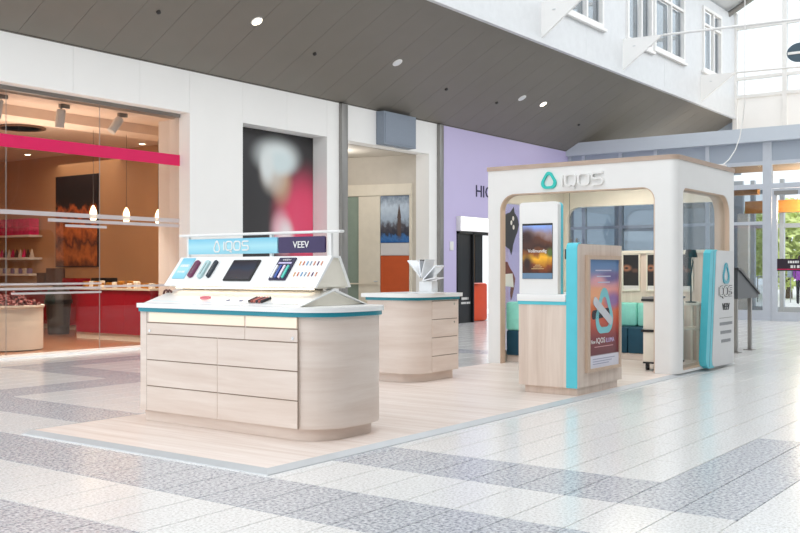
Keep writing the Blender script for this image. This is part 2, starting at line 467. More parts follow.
box('panel', 18.81, 19.46, 12.63, 12.95, 0, 4.6, lilac, lw_); box('panel', 19.46, 21.9, 12.63, 12.95, 2.5, 4.6, lilac, lw_); box('panel', 21.9, 25.6, 12.63, 12.95, 0, 4.6, lilac, lw_)

# ---- sloped grey soffit
ceil = struct(empty('ceiling', (15, 11.2, 4.6)), 'sloping grey metal panel soffit above the shop fronts', 'ceiling')
TH = math.atan(.553); L = (12.75-9.9)/math.cos(TH)
cf = lambda x, s, w: (x, 12.75-s*math.cos(TH), 4.535+s*math.sin(TH)+w)
def cbox(name, x0, x1, s0, s1, w0, w1, mat, par):
    V = [cf(x, s, w) for w in (w0, w1) for (x, s) in ((x0, s0), (x1, s0), (x1, s1), (x0, s1))]
    return mesh_obj(name, V, BF, mat, par)
k = 0; x = 8.02-.72*5
while x < 31.6:
    cbox('panel', x+.003, min(x+.717, 31.7), 0.0, L-.3, 0, .03, soffit, ceil); x += .72
cbox('backing', 4.4, 31.75, 0, L-.2, .02, .12, soffdark, ceil)
cbox('edge_trim', 4.4, 31.75, L-.292, L, -.012, .03, soffit, ceil)
box('shadow_gap', 4.4, 31.7, 12.6, 12.9, 4.61, 4.75, soffdark, ceil)
def CP(x, y):
    s = (12.75-y)/math.cos(TH); return cf(x, s, 0)
nrm = Vector((0, -math.sin(TH), -math.cos(TH)))
def on_ceil(name, x, y, label, cat, group, r, ring, lens, depth=.012):
    p = Vector(CP(x, y)); t = thing(name, tuple(p), label, cat, group)
    a = Vector((1, 0, 0)); b = nrm.cross(a)
    def disc(nm_, r0, d0, d1, mat):
        n = 20
        V = [p+nrm*d0+(a*math.cos(2*math.pi*i/n)+b*math.sin(2*math.pi*i/n))*r0 for i in range(n)]+[p+nrm*d1+(a*math.cos(2*math.pi*i/n)+b*math.sin(2*math.pi*i/n))*r0*.96 for i in range(n)]
        Fc = [tuple(range(n)), tuple(range(n, 2*n))]+[(i, (i+1) % n, n+(i+1) % n, n+i) for i in range(n)]
        mesh_obj(nm_, V, Fc, mat, t)
    disc('ring', r, -.005, depth, ring); disc('lens', r*.78, depth-.006, depth+.004, lens)
    return t
for x, y, lit, lab in ((11.53, 11.35, 1, 'round lit downlight in grey soffit above the blurred portrait recess'), (15.41, 11.37, 0, 'round pale downlight in grey soffit near the loudspeaker box'),
                       (20.33, 11.36, 0, 'unlit round downlight in grey soffit next to a lit one'), (21.37, 11.36, 1, 'lit round downlight in grey soffit nearest the glass facade')):
    t = on_ceil('downlight', x, y, lab, 'light', 'downlights in the soffit', .105, white, lampw if lit else acryl)
for i, (x, lab) in enumerate(((9.76, 'small dark sprinkler head in the soffit above the shop window'), (13.3, 'small dark sprinkler head in the soffit above the portrait recess'),
              (17.56, 'small dark sprinkler head in soffit above the grey loudspeaker box'), (19.66, 'small dark sprinkler head in soffit beside the unlit downlight'), (23.93, 'small dark sprinkler head in soffit nearest the glass facade'))):
    on_ceil('sprinkler_head', x, 11.66, lab, 'sprinkler', 'sprinklers in the soffit', .035, soffdark, black, .03)

# ---- upper atrium wall with windows, gusset fins and tie rods
up = struct(empty('wall_upper', (20, 9.9, 6.1)), 'white upper atrium wall with clerestory windows', 'wall')
box('fascia_strip', 4.4, 31.5, 9.86, 9.96, 6.05, 6.16, fascia, up)
fx = [4.5, 9.6, 14.2, 18.57, 20.7, 22.77, 25.5, 28.33, 31.5]
for a, b in zip(fx, fx[1:]): box('panel', a+.004, b-.004, 9.9, 10.05, 6.16, 6.93, fascia, up)
wins = [(15.6, 17.4, 6.95, 9.2), (19.6, 21.55, 6.95, 9.2), (22.95, 24.55, 6.95, 9.2), (24.7, 26.9, 7.05, 9.2), (28.42, 30.05, 7.1, 9.0)]
xx = 4.5
for k, (a, b, z0, z1) in enumerate(wins):
    box('panel', xx, a, 9.9, 10.05, 6.93, 9.3, fascia, up); box('panel', a, b, 9.9, 10.05, 6.93, z0, fascia, up); box('panel', a, b, 9.9, 10.05, z1, 9.3, fascia, up); xx = b
    w = struct(empty('window_%d' % (k+2), ((a+b)/2, 9.95, z0)), ['clerestory window far left above the soffit edge', 'clerestory window above the second white fin', 'tall clerestory window just right of the middle fin', 'wide tall clerestory window between the middle and far fins', 'far clerestory window next to the glazed gable'][k], 'window')
    fw_ = .09
    boxes('frame', [(a, b, 9.84, 9.93, z0, z0+fw_), (a, b, 9.84, 9.93, z1-fw_, z1), (a, a+fw_, 9.84, 9.93, z0+fw_, z1-fw_), (b-fw_, b, 9.84, 9.93, z0+fw_, z1-fw_)], white, w)
    m = (a+b)/2+.1
    box('mullion', m-.04, m+.04, 9.85, 9.94, z0+fw_, z1-fw_, white, w); box('transom', a+fw_, m-.04, 9.852, 9.94, 8.45, 8.52, white, w); box('transom', m+.04, b-fw_, 9.852, 9.94, 8.45, 8.52, white, w)
    box('sill', a-.1, b+.1, 9.8, 9.895, z0-.07, z0-.001, white, w)
    for (p, q) in ((a+fw_, m-.04), (m+.04, b-fw_)):
        box('pane', p, q, 9.965, 9.975, z0+fw_, 8.45, skyglass, w); box('pane', p, q, 9.965, 9.975, 8.52, z1-fw_, skyglass, w)
box('panel', xx, 31.5, 9.9, 10.05, 6.93, 9.3, fascia, up)
box('room_backing', 4.5, 31.5, 11.2, 11.3, 6.4, 9.4, wallw, up); box('end_panel', 31.72, 31.8, 9.8, 13, 4.3, 6.5, bluegrey2, up)
for k, (x, lab) in enumerate(((18.57, 'white triangular gusset fin nearest the camera on the upper wall'), (22.77, 'white triangular gusset fin in the middle of the upper wall'), (28.33, 'white triangular gusset fin next to the glazed gable'))):
    f = thing('gusset_fin', (x, 9.9, 6.17), lab, 'fin', 'fins on the upper wall')
    plate('fin_plate', lambda u, v, w, x=x: (x+w, 9.9-u, 6.17+v), [(0, 0), (1.02, .74), (0, .77)], [], -.03, .03, wallw, f)
    lathe('boss', [(.0, 0), (.05, 0), (.05, .02), (0, .02)], (x, 9.6, 6.72), fascia, f, 12)
    t = tag(tube('tie_rod', [(x, 8.87, 6.9), (x, 6, 6.82), (x, 2.5, 6.78), (x, -5, 6.8)], .03, white), ['slim white tie rod crossing the atrium out of frame', 'slim white tie rod crossing the atrium from the middle fin', 'slim white tie rod crossing in front of the gable glazing'][k], 'rod', 'tie rods')
# glazed gable beyond the beam
gb = struct(empty('window_7', (31.5, 8, 6)), 'bright white glazed gable above the entrance', 'window')
ys = [9.9, 8.38, 6.86, 5.34, 3.82, 2.3, .8]
for y in ys: box('mullion', 31.42, 31.58, y-.07, y+.07, 4.6, 9.4 if y > 9 else 12.5, white, gb)
for z in (5.55, 6.74, 7.31, 8.91, 10.5): box('transom', 31.44, 31.56, .8, 9.9, z-.05, z+.05, white, gb)
zs = [4.6, 5.55, 6.74, 7.31, 8.91, 10.5, 12.4]
for a, b in zip(ys, ys[1:]):
    for c, d in zip(zs, zs[1:]):
        if a > 9 and c > 10: continue
        box('pane', 31.49, 31.51, b+.07, a-.07, c+.05, d-.05, wallw if d < 7.0 else clear, gb)
rf = struct(empty('roof', (20, 9.9, 9.3)), 'pale sloping atrium roof edge', 'roof')
mesh_obj('roof_edge', [(4.5, 10.2, 9.3), (31.4, 10.2, 9.3), (31.4, 9.2, 9.75), (4.5, 9.2, 9.75), (4.5, 10.2, 9.45), (31.4, 10.2, 9.45), (31.4, 9.2, 9.9), (4.5, 9.2, 9.9)], BF, fascia, rf)
tube('rafter', [(30.9, 9.95, 9.24), (30.9, 6.5, 11.15), (30.9, 2.5, 13.3)], .09, alud, rf, 6)
d = tag(empty('hanging_sign', (29.0, 7.33, 7.4)), 'round dark blue sign with white bar hanging before the gable', 'sign')
zc = 7.4
V = [(29.0+w, 7.33+.34*math.cos(t*math.pi/16), zc+.27*math.sin(t*math.pi/16)) for w in (0, .05) for t in range(32)]
mesh_obj('disc', V, [tuple(range(32)), tuple(range(32, 64))]+[(i, (i+1) % 32, 32+(i+1) % 32, 32+i) for i in range(32)], plain('sign_slate', (70, 90, 104), .4), d)
box('bar', 28.985, 29.0, 7.02, 7.64, zc-.04, zc+.03, white, d)
tube('hanger', [(29.02, 7.33, zc+.26), (29.02, 7.33, 12.5)], .01, white, d, 6)

# ---- entrance facade
fa = struct(empty('wall_entrance', (25.3, 9, 0)), 'blue grey framed entrance facade at the far end', 'wall')
box('beam', 25.1, 25.45, -2, 13.2, 4.47, 4.82, bluegrey, fa)
def fbox(n, y0, y1, z0, z1, m, d0=25.25, d1=25.38): return box(n, d0, d1, y0, y1, z0, z1, m, fa)
fm = [12.6, 12.16, 11.06, 10.06, 8.66, 7.15, 5.3, 3.4, 1.4, -.6]
for y in fm:
    wd = .11 if abs(y-7.15) < .01 else .05
    fbox('mullion', y-wd, y+wd, 0, 4.47, frameg)
for a, b in zip(fm, fm[1:]):
    ea, eb = a-(.11 if abs(a-7.15) < .01 else .05), b+(.11 if abs(b-7.15) < .01 else .05)
    fbox('spandrel', eb, ea, 3.99, 4.47, bluegrey2, 25.29, 25.34)
    fbox('transom', eb, ea, 3.9, 3.99, frameg); fbox('transom', eb, ea, 3.3, 3.42, frameg)
    fbox('pane', eb, ea, 3.42, 3.9, clear, 25.31, 25.32)
    if a > 8:
        fbox('pane', eb, ea, .25, 3.3, bluish, 25.31, 25.32); fbox('kick_rail', eb, ea, 0, .25, frameg)
        fbox('transom', eb, ea, 2.4, 2.48, frameg)
# glazed door leaf with banner
d1 = struct(empty('door_1', (25.3, 6.2, 0)), 'grey framed glass entrance door with dark banner', 'door')
boxes('door_frame', [(25.2, 25.3, 5.36, 7.02, 0, .22), (25.2, 25.3, 5.36, 7.02, 3.12, 3.28), (25.2, 25.3, 6.9, 7.02, .22, 3.12), (25.2, 25.3, 5.36, 5.48, .22, 3.12)], frameg, d1)
box('pane', 25.245, 25.255, 5.48, 6.9, .22, 3.12, clear, d1)
box('closer', 25.12, 25.2, 6.4, 6.95, 3.13, 3.22, alud, d1)
bn = box('banner', 25.225, 25.235, 5.5, 6.98, 1.24, 1.54, plain('banner_plum_black', (40, 22, 42), .4), d1)
fr = FX(25.224, 6.98, 1.24)
dashes('lettering', fr, .34, 1.1, .19, .06, white, bn)
dashes('lettering', fr, .40, 1.0, .07, .07, white, bn, seed=2)
box('stripe', 25.215, 25.224, 5.5, 6.98, 1.27, 1.29, magenta, bn)
# ---- vestibule, outer doors, pavement, trees, sky
vs_ = struct(empty('wall_vestibule', (29.5, 8, 0)), 'outer vestibule glazing seen through the entrance', 'wall')
for y, w in ((13.0, .1), (11.4, .06), (10.2, .06), (9.17, .13), (8.76, .06), (7.93, .06), (6.6, .1), (5.2, .06), (3.6, .06)):
    box('mullion', 29.45, 29.6, y-w, y+w, 0, 3.9, plain('vestibule_frame', (186, 194, 204), .4) if 'vestibule_frame' not in MATS else MATS['vestibule_frame'], vs_)
for z in (2.55, 3.55): box('transom', 29.47, 29.58, 3.5, 13.1, z-.06, z+.06, MATS['vestibule_frame'], vs_)
box('kick_rail', 29.47, 29.58, 3.5, 13.1, 0, .2, MATS['vestibule_frame'], vs_)
box('white_post', 28.9, 29.1, 8.72, 9.02, 0, 2.9, white, vs_)
box('side_wall', 25.5, 29.5, 9.6, 9.7, 0, 3.9, bluegrey2, vs_)
box('vestibule_roof', 25.45, 27.6, 2, 13.1, 3.95, 4.2, plain('vestibule_roof', (150, 128, 108), .7), vs_)
tmb = wood('timber_orange', (226, 158, 78), (196, 124, 52), (2, 8, 8))
for k, (x0, y0, y1, z0, z1) in enumerate(((28.2, 3, 8.6, 2.86, 3.2), (27.0, 7.9, 9.4, 3.30, 3.5))):
    tag(box('timber_beam', x0, x0+.25, y0, y1, z0, z1, tmb, bev=.01), ['broad orange timber beam across the entrance vestibule', 'short orange timber beam high in the vestibule corner'][k], 'beam')
struct(box('pavement', 33, 90, -30, 60, -.25, -.02, paving), 'bright pavement outside the entrance', 'pavement')
def tree(x, y, h, r, mat, label):
    t = thing('street_tree', (x, y, 0), label, 'tree', 'trees outside the entrance')
    tube('trunk', [(x, y, -.02), (x+.05, y, h*.35), (x, y+.1, h*.75)], [.16, .12, .05], bark, t)
    rng = random.Random(int(x*10+y))
    V, Fc = [], []
    for i in range(2600):
        while True:
            p = Vector((rng.uniform(-1, 1), rng.uniform(-1, 1), rng.uniform(-1, 1)))
            if .35 < p.length < 1: break
        c = Vector((x+p.x*r, y+p.y*r, h*.56+p.z*h*.46))
        a = Vector((rng.gauss(0, 1), rng.gauss(0, 1), rng.gauss(0, 1))).normalized(); b = a.orthogonal().normalized(); s = rng.uniform(.09, .2)
        k = len(V); V += [c+a*s*1.4, c+b*s*.6, c-a*s*1.4, c-b*s*.6]; Fc.append((k, k+1, k+2, k+3))
    f = mesh_obj('foliage', V, Fc, mat, t); f['kind'] = 'stuff'
for x, y, h, r, m, lab in ((43, 14.7, 4.6, 1.3, leafm, 'green street tree outside, seen in the pane left of the door'), (46.5, 12.2, 4.4, 1.8, leafm2, 'yellow green street tree outside behind the door glass'), (51, 9.3, 5.0, 2.4, leafm, 'green street tree outside at the right edge of the door'), (52, 16.5, 4.6, 2.2, leafm2, 'pale green street tree outside near the booth corner')):
    tree(x, y, h, r, m, lab)
rl = thing('street_railing', (40.5, 11, 0), 'pale metal railing along the pavement outside the door', 'railing')
for i in range(22): tube('baluster', [(40.5, 8+i*.32, -.02), (40.5, 8+i*.32, 1.0)], .02, alud, rl, 6)
tube('handrail', [(40.5, 7.9, 1.0), (40.5, 14.9, 1.0)], .03, alud, rl, 6)
# ---- unseen dark wall opposite, added and sized to hold back light from the right
struct(box('wall_right', -10, 31, -3.5, -3.2, -.2, 7.6, plain('light_block_grey', (96, 94, 92), .8)), 'plain grey wall out of view opposite the kiosk, added to block side light', 'wall')

# ================================================================ THE SHOP BEHIND GLASS
struct(box('floor_shop', 4, 14, 12.9, 21.6, -.2, .002, shopfl), 'brown wooden shop floor behind the glass', 'floor')
struct(box('ceiling_shop', 4, 13.6, 13.0, 21.6, 3.82, 3.95, shopceil), 'warm lit shop ceiling', 'ceiling')
sw = struct(empty('wall_shop', (9, 17, 0)), 'ochre walls inside the shop', 'wall')
box('side_wall', 13.3, 13.5, 13.0, 21.6, 0, 3.9, shopwall, sw); box('back_wall', 4, 13.5, 21.4, 21.6, 0, 3.9, shopwall, sw); box('end_wall', 4, 4.2, 13.0, 21.6, 0, 3.9, shopwall, sw)
box('jamb', 11.24, 11.6, 12.985, 13.42, 0, 3.9, wallw, sw)
box('soffit_drop', 4.2, 13.3, 13.9, 14.5, 3.66, 3.82, shopceil, sw)
struct(box('trim_3', 4, 11.23, 12.58, 12.93, -.02, .035, slabw), 'white stone threshold strip along the shop front', 'threshold')
w1 = struct(empty('window_1', (8, 12.9, 0)), 'full height frameless shop window with magenta band', 'window')
gx = [4.3, 6.4, 8.02, 9.62, 11.235]
for a, b in zip(gx, gx[1:]):
    box('pane', a+.004, b-.004, 12.885, 12.897, .035, 3.86, shopglass, w1)
box('head_rail', 4, 11.235, 12.86, 12.93, 3.84, 3.9, alud, w1)
box('magenta_band', 4, 11.235, 12.872, 12.88, 3.02, 3.205, magenta, w1)
fs = film('frosted_strip', (214, 208, 210), .72)
for (a, b, z0, z1) in ((4, 11.23, 2.06, 2.125), (8.7, 11.23, 1.98, 2.03), (9.0, 9.75, 1.91, 1.95), (4, 9.65, 1.035, 1.065), (4, 9.65, .965, 1.0), (8.1, 9.65, .9, .93), (9.7, 11.23, .985, 1.02)):
    box('frosted_strip', a, b, 12.874, 12.882, z0, z1, fs, w1)
for x in (8.02, 9.62): tube('edge_joint', [(x, 12.88, .035), (x, 12.88, 3.86)], .006, alud, w1, 6)
# lamps of the shop
def lamp(name, kind, loc, e, col, size=.3, rot=(0, 0, 0)):
    l = bpy.data.lights.new(name, kind); l.energy = e; l.color = col
    if kind == 'AREA': l.size = size
    else: l.shadow_soft_size = size
    o = bpy.data.objects.new(name, l); COL.objects.link(o); o.location = loc; o.rotation_euler = rot
    return o
for x, y in ((7.5, 15.5), (10.4, 15.2), (12.2, 18.2), (8.5, 18.8)):
    lamp('shop_lamp', 'AREA', (x, y, 3.62), 20, (1, .84, .68), 2.2)
def dl(x, y, label):
    t = thing('shop_downlight', (x, y, 3.8), label, 'light', 'shop ceiling lights')
    lathe('ring', [(0, 0), (.08, 0), (.09, .02), (0, .02)], (x, y, 3.795), white, t); lathe('lens', [(0, 0), (.055, 0), (.055, .01), (0, .01)], (x, y, 3.788), lampw, t)
for x, y, l in ((12.2, 14.9, 'lit round downlight near the right end of the shop ceiling'), (12.6, 19.4, 'lit round downlight low behind the magenta band at left'), (12.9, 15.9, 'lit round downlight beside the white jamb in the shop')): dl(x, y, l)
lamp('shop_ceiling_fill', 'AREA', (9.3, 14.6, 2.9), 34, (1, .86, .72), 2.4, (math.pi, 0, 0))  # unseen fill light, added to brighten the shop ceiling
gr = thing('ceiling_grille', (10.2, 15.9, 3.8), 'round perforated air grille in the shop ceiling', 'grille')
for r in (.06, .14, .22, .30, .38):
    lathe('ring', [(r, 0), (r+.04, 0), (r+.04, .02), (r, .02)], (10.2, 15.9, 3.79), plain('grille_brown', (110, 80, 60), .6) if 'grille_brown' not in MATS else MATS['grille_brown'], gr, 28)
def spot(x, y, tilt, label):
    t = thing('spotlight', (x, y, 3.82), label, 'spotlight', 'spotlights behind the shop glass')
    box('mount', x-.03, x+.14, y-.03, y+.03, 3.76, 3.82, alud, t, .006)
    a = Vector((x, y, 3.72)); dv = Vector((-math.sin(tilt), .1, -math.cos(tilt))).normalized()
    tube('stem', [(x, y, 3.77), (x, y, 3.70)], .015, alud, t)
    tube('head', [a+dv*-.02, a+dv*.0, a+dv*.26, a+dv*.265], [.055, .07, .07, .06], plain('spot_grey', (226, 228, 224), .4) if 'spot_grey' not in MATS else MATS['spot_grey'], t, 16)
def spotlamp(x, tilt):
    l = bpy.data.lights.new('spot_lamp', 'SPOT'); l.energy = 300; l.color = (1, .9, .76); l.spot_size = 1.5; l.spot_blend = .6; l.shadow_soft_size = .05
    o = bpy.data.objects.new('spot_lamp', l); COL.objects.link(o); o.location = (x-.24*math.sin(tilt), 13.24, 3.44); o.rotation_euler = (.35, 0, 0)
spotlamp(8.1, .1); spotlamp(9.15, .05); spotlamp(10.25, .6)
spot(8.1, 13.2, .1, 'grey spotlight at the far left of the shop ceiling'); spot(9.15, 13.2, .05, 'grey upright spotlight left of the glass joint'); spot(10.25, 13.2, .6, 'grey tilted spotlight right of the glass joint')
# red counter and goods
rc = thing('red_counter', (11.5, 14.6, 0), 'glossy red shop counter with cream plinth', 'counter')
box('plinth', 11.16, 12.2, 13.5, 15.62, .002, .12, cream, rc)
for a, b in ((13.5, 14.2), (14.2, 14.9), (14.9, 15.6)): box('front_panel', 11.13, 11.18, a+.003, b-.003, .12, .9, red, rc)
box('body', 11.18, 12.2, 13.5, 15.6, .12, .9, red, rc); box('top', 11.1, 12.22, 13.48, 15.64, .9, .93, creamp, rc)
rng = random.Random(3)
for i in range(34):
    x = 11.2+(i//17)*.28+rng.random()*.15; y = 13.6+(i % 17)*.118; h = rng.uniform(.05, .13)
    o = box('sweet_packet', x, x+.09, y, y+.09, .932, .932+h, gold if i % 3 else cream, bev=.01, seg=1)
    tag(o, 'small gold foil sweet packet on the red shop counter' if i % 3 else 'small cream sweet packet on the red shop counter', 'packet', 'gold packets on the red counter' if i % 3 else 'cream packets on the red counter')
rb = thing('low_red_unit', (12.4, 18, 0), 'long low red cupboard along the far shop wall', 'cupboard')
box('body', 12.6, 13.28, 16.6, 21, .1, .86, red, rb); box('plinth', 12.66, 13.28, 16.6, 21, .002, .1, cream, rb); box('top', 12.55, 13.29, 16.6, 21, .86, .92, cream, rb)
tag(box('goods_box', 12.75, 13.0, 18.6, 18.95, .92, 1.3, plain('brown_box', (92, 60, 44), .6), bev=.01), 'tall brown box on the low red cupboard', 'box')
tag(box('goods_box', 12.75, 13.0, 19.0, 19.3, .92, 1.2, MATS['brown_box'], bev=.01), 'shorter brown box on the low red cupboard', 'box')
tag(box('goods_box', 12.7, 13.0, 17.7, 18.3, .92, 1.09, red, bev=.02), 'flat red box on the low red cupboard', 'box')
tag(box('goods_box', 12.7, 13.0, 16.8, 17.3, .92, 1.1, black, bev=.02), 'flat black box on low red cupboard under the brown poster', 'box')
po = thing('wall_poster', (13.28, 18.2, 1.3), 'dark brown and orange chocolate poster on the shop wall', 'poster')
plate('board', FX(13.3, 19.35, 1.33), rect(0, 1.52, 0, 2.02), [], 0, .03, black, po)
plate('print', FX(13.268, 19.33, 1.35), rect(0, 1.48, 0, 1.98), [], 0, .004, printed('poster_chocolate', [(0, (120, 66, 32)), (.12, (226, 134, 60)), (.26, (92, 44, 24)), (.4, (236, 132, 56)), (.52, (110, 52, 26)), (.6, (216, 112, 50)), (.68, (36, 20, 16)), (.8, (20, 10, 10)), (1, (34, 16, 16))], .5, 6), po)
for k, z in enumerate((2.06, 1.55, 1.18)):
    tag(box('wall_shelf', 12.95, 13.3, 19.9, 21.35, z-.05, z, slabw, bev=.008), ['top white shelf with pink boxes', 'middle white shelf with small cones', 'lowest white shelf of small goods'][k]+' on shop wall', 'shelf', 'shelves in the shop')
pk = plain('pink_box', (226, 30, 110), .5, var=.3, scale=12)
for i in range(6):
    for j in range(2):
        tag(box('pink_gift_box', 13.0, 13.25, 19.95+i*.23, 20.16+i*.23, 2.062+j*.19, 2.245+j*.19, pk, bev=.008, seg=1), 'pink gift box in the stack on the top shop shelf', 'box', 'pink gift boxes on the top shelf')
for i in range(9):
    tag(lathe('sweet_cone', [(.05, 0), (.055, .03), (.02, .16), (.0, .2)], (13.1, 20.0+i*.15, 1.552), [cream, MATS['brown_box'], pk][i % 3], None, 10), ['cream', 'brown', 'pink'][i % 3]+' paper sweet cone on the middle shop shelf', 'cone', ['cream', 'brown', 'pink'][i % 3]+' cones on the shelf')
for i in range(8):
    tag(box('small_jar', 13.02, 13.12, 20.0+i*.16, 20.1+i*.16, 1.182, 1.30, [plain('lavender', (150, 140, 186), .5) if 'lavender' not in MATS else MATS['lavender'], cream][i % 2], bev=.012, seg=1), ['lavender', 'cream'][i % 2]+' small box on the lowest shop shelf', 'box', ['lavender', 'cream'][i % 2]+' boxes on lowest shelf')
# trash bin with domed lid
tb = thing('waste_bin', (11.62, 16.85, 0), 'dark grey waste bin with domed lid in the shop', 'bin')
bing = plain('bin_grey', (72, 70, 70), .4)
lathe('body', [(.0, .005), (.2, .005), (.235, .62), (.24, .64), (0, .64)], (11.62, 16.85, 0), bing, tb)
lathe('rim', [(.25, .6), (.265, .6), (.265, .68), (.25, .68)], (11.62, 16.85, 0), black, tb)
lathe('dome_lid', [(.25, .66), (.245, .74), (.21, .85), (.14, .93), (.06, .965), (0, .97)], (11.62, 16.85, 0), bing, tb)
wb = thing('display_drum', (8.85, 14.15, 0), 'cream round display drum heaped with red sweets', 'display')
lathe('drum', [(0, .02), (.52, .02), (.52, .66), (.54, .68), (.54, .71), (.5, .71), (.5, .6), (0, .6)], (8.85, 14.15, 0), cream, wb, 40)
lathe('base_ring', [(0, .003), (.49, .003), (.49, .03), (0, .03)], (8.85, 14.15, 0), black, wb, 40)
bm = bmesh.new(); rng = random.Random(9)
for i in range(420):
    a = rng.random()*6.283; q = math.sqrt(rng.random())*.47; z = .6+.03+(.2*(1-(q/.5)**2))*rng.random()+.08*rng.random()
    bmesh.ops.create_icosphere(bm, subdivisions=1, radius=rng.uniform(.025, .04), matrix=Matrix.Translation((8.85+q*math.cos(a), 14.15+q*math.sin(a), z)))
o = from_bm('sweets_heap', bm, plain('sweet_red', (104, 44, 46), .3, var=.6, scale=14)); tag(o, 'heap of red wrapped sweets in the cream display drum', 'sweets', kind='stuff')
wb2 = thing('display_drum', (7.4, 13.9, 0), 'cream round display drum cut off by the left frame edge', 'display')
lathe('drum', [(0, .02), (.52, .02), (.52, .66), (.54, .68), (.54, .71), (0, .71)], (7.55, 14.3, 0), cream, wb2, 40)
pg = [('hanging glass pendant lamp left of the glass joint', 10.55, 14.3), ('hanging glass pendant lamp in the middle of three', 11.25, 14.3), ('hanging glass pendant lamp against the white jamb', 11.97, 14.3)]
for l, x, y in pg:
    t = thing('pendant_lamp', (x, y, 2.1), l, 'lamp', 'pendant lamps in the shop')
    lathe('shade', [(0, 0), (.045, .0), (.062, .06), (.055, .16), (.03, .22), (.012, .25), (0, .25)], (x, y, 2.12), bulb, t, 16)
    lamp('pendant_light', 'POINT', (x, y, 2.02), 8, (1, .82, .62), .3)
    tube('cord', [(x, y, 2.36), (x, y, 3.66)], .004, soffdark, t, 6)

# ---- portrait recess
pt = thing('portrait_picture', (13.6, 12.99, .6), 'large blurred portrait with white hat and pink top in wall recess', 'picture')
plate('print', FY(12.49, 12.998, .61), rect(0, 2.28, 0, 3.27), [], 0, .01,
      printed('portrait_print', [(0, (60, 57, 58)), (1, (52, 50, 52))], .1, 2, blobs=((.78, .50, .25, .24, (226, 66, 104)), (.60, .42, .12, .12, (236, 190, 200)), (.93, .46, .22, .3, (230, 80, 116)), (.66, .40, .09, .09, (240, 226, 228)), (.60, .72, .12, .13, (196, 160, 132)), (.50, .76, .14, .11, (205, 196, 186)), (.55, .86, .25, .10, (226, 234, 234)), (.60, .83, .16, .07, (214, 228, 230)), (.43, .80, .08, .10, (226, 232, 232))), rough=.3), pt)

# ---- corridor mouth
cw = struct(empty('wall_corridor', (17, 14.5, 0)), 'greige corridor walls beyond the wide wall opening', 'wall')
box('side_wall', 18.32, 18.5, 12.99, 13.2, 0, 3.89, greige, cw)
dirv = Vector((-.27, .963, 0)).normalized()
cfr = frame3((18.31, 13.09, 0), (.27, -.963, 0), (0, 0, 1))  # u towards the picture's right; face looks to -X
def cplate(n, u0, u1, v0, v1, m, par, w0=0, w1=.03): return plate(n, cfr, rect(u0, u1, v0, v1), [], w0, w1, m, par)
cplate('back_wall', -2.6, .05, 0, 3.89, greige, cw, -.15, 0)
box('far_wall', 15.0, 18.4, 15.5, 15.6, 0, 3.89, greige, cw)
box('left_wall', 15.1, 15.3, 12.99, 15.6, 0, 3.89, greige, cw)
struct(box('ceiling_corridor', 15.0, 18.5, 12.95, 15.6, 3.885, 3.98, greige), 'greige corridor ceiling', 'ceiling')
struct(box('floor_corridor', 15.0, 18.5, 12.9, 15.6, -.2, -.001, granl), 'pale corridor floor', 'floor')
pn = thing('panel_partition', tuple(cfr(-.8, 0, .03)), 'cream panelled partition with glass and picture in the corridor', 'partition')
cplate('header', -1.72, 0, 2.98, 3.24, creamp, pn, .0, .06)
cplate('glass_door', -1.72, -1.32, .02, 2.97, greeng, pn); cplate('panel', -1.31, -.77, .02, 2.97, creamp, pn, 0, .05)
cplate('panel', -.76, -.06, .02, .98, orange, pn, 0, .045); cplate('panel', -.76, -.06, .98, 1.59, orange, pn, 0, .045)
cplate('white_strip', -.76, -.06, 1.6, 1.88, plain('pale_strip', (214, 210, 208), .5), pn, 0, .045)
cplate('picture', -.76, -.06, 1.89, 2.97, printed('winter_church', [(0, (40, 96, 160)), (.1, (64, 116, 176)), (.2, (50, 52, 66)), (.34, (84, 82, 90)), (.5, (170, 186, 204)), (.75, (196, 210, 224)), (1, (110, 124, 144))], .38, 9, blobs=((.66, .30, .07, .24, (86, 72, 70)),)), pn, 0, .045)
cplate('tower', -.34, -.26, 2.05, 2.45, plain('tower_brown', (92, 76, 72), .6), pn, .045, .05)
plate('spire', cfr, [(-.35, 2.45), (-.25, 2.45), (-.30, 2.78)], [], .045, .05, MATS['tower_brown'], pn)
cplate('edge_post', -.05, .0, .02, 2.97, creamp, pn, 0, .06); cplate('rail', -1.72, -.76, .93, .96, creamp, pn, .05, .09)
hd = tube('handle', [cfr(-.84, 1.0, .06), cfr(-.84, 1.0, .11), cfr(-.9, 1.0, .11)], .015, alu, pn)
sp = thing('loudspeaker_box', (16.9, 12.5, 3.9), 'grey square loudspeaker box mounted above the corridor opening', 'loudspeaker')
box('cabinet', 16.36, 17.52, 12.42, 12.628, 3.9, 4.59, speakerg, sp, .008); box('grille', 16.40, 17.48, 12.405, 12.42, 3.94, 4.55, speakerg, sp, .006)
# ---- lilac shop
tx = text('wall_lettering', 'HIG', FY(20.32, 12.63, 3.04), 0, 0, .29, 0, .012, navy, None, .72); tag(tx, 'dark navy capital lettering on the lilac wall', 'lettering')
lb = thing('light_box', (20.6, 12.6, 2.18), 'bright white light box over the black shop entrance', 'sign')
box('case', 19.44, 21.9, 12.5, 12.628, 2.18, 2.53, white, lb, .01); box('face', 19.46, 21.88, 12.49, 12.5, 2.2, 2.51, lightbox, lb)
tag(box('thermostat', 19.16, 19.3, 12.6, 12.63, 1.72, 1.93, white, bev=.01), 'small white control box on the lilac wall', 'control box')
ls = thing('black_shop_portal', (20.6, 12.8, 0), 'black framed entrance of the shop in the lilac wall', 'portal')
box('side_panel', 19.48, 20.15, 12.66, 12.76, 0, 2.17, darkm, ls); box('frame_post', 19.47, 19.55, 12.6, 12.9, 0, 2.17, black, ls); box('frame_post', 20.15, 20.2, 12.6, 12.9, 0, 2.17, black, ls)
box('head', 19.47, 21.9, 12.6, 12.9, 2.12, 2.18, black, ls)
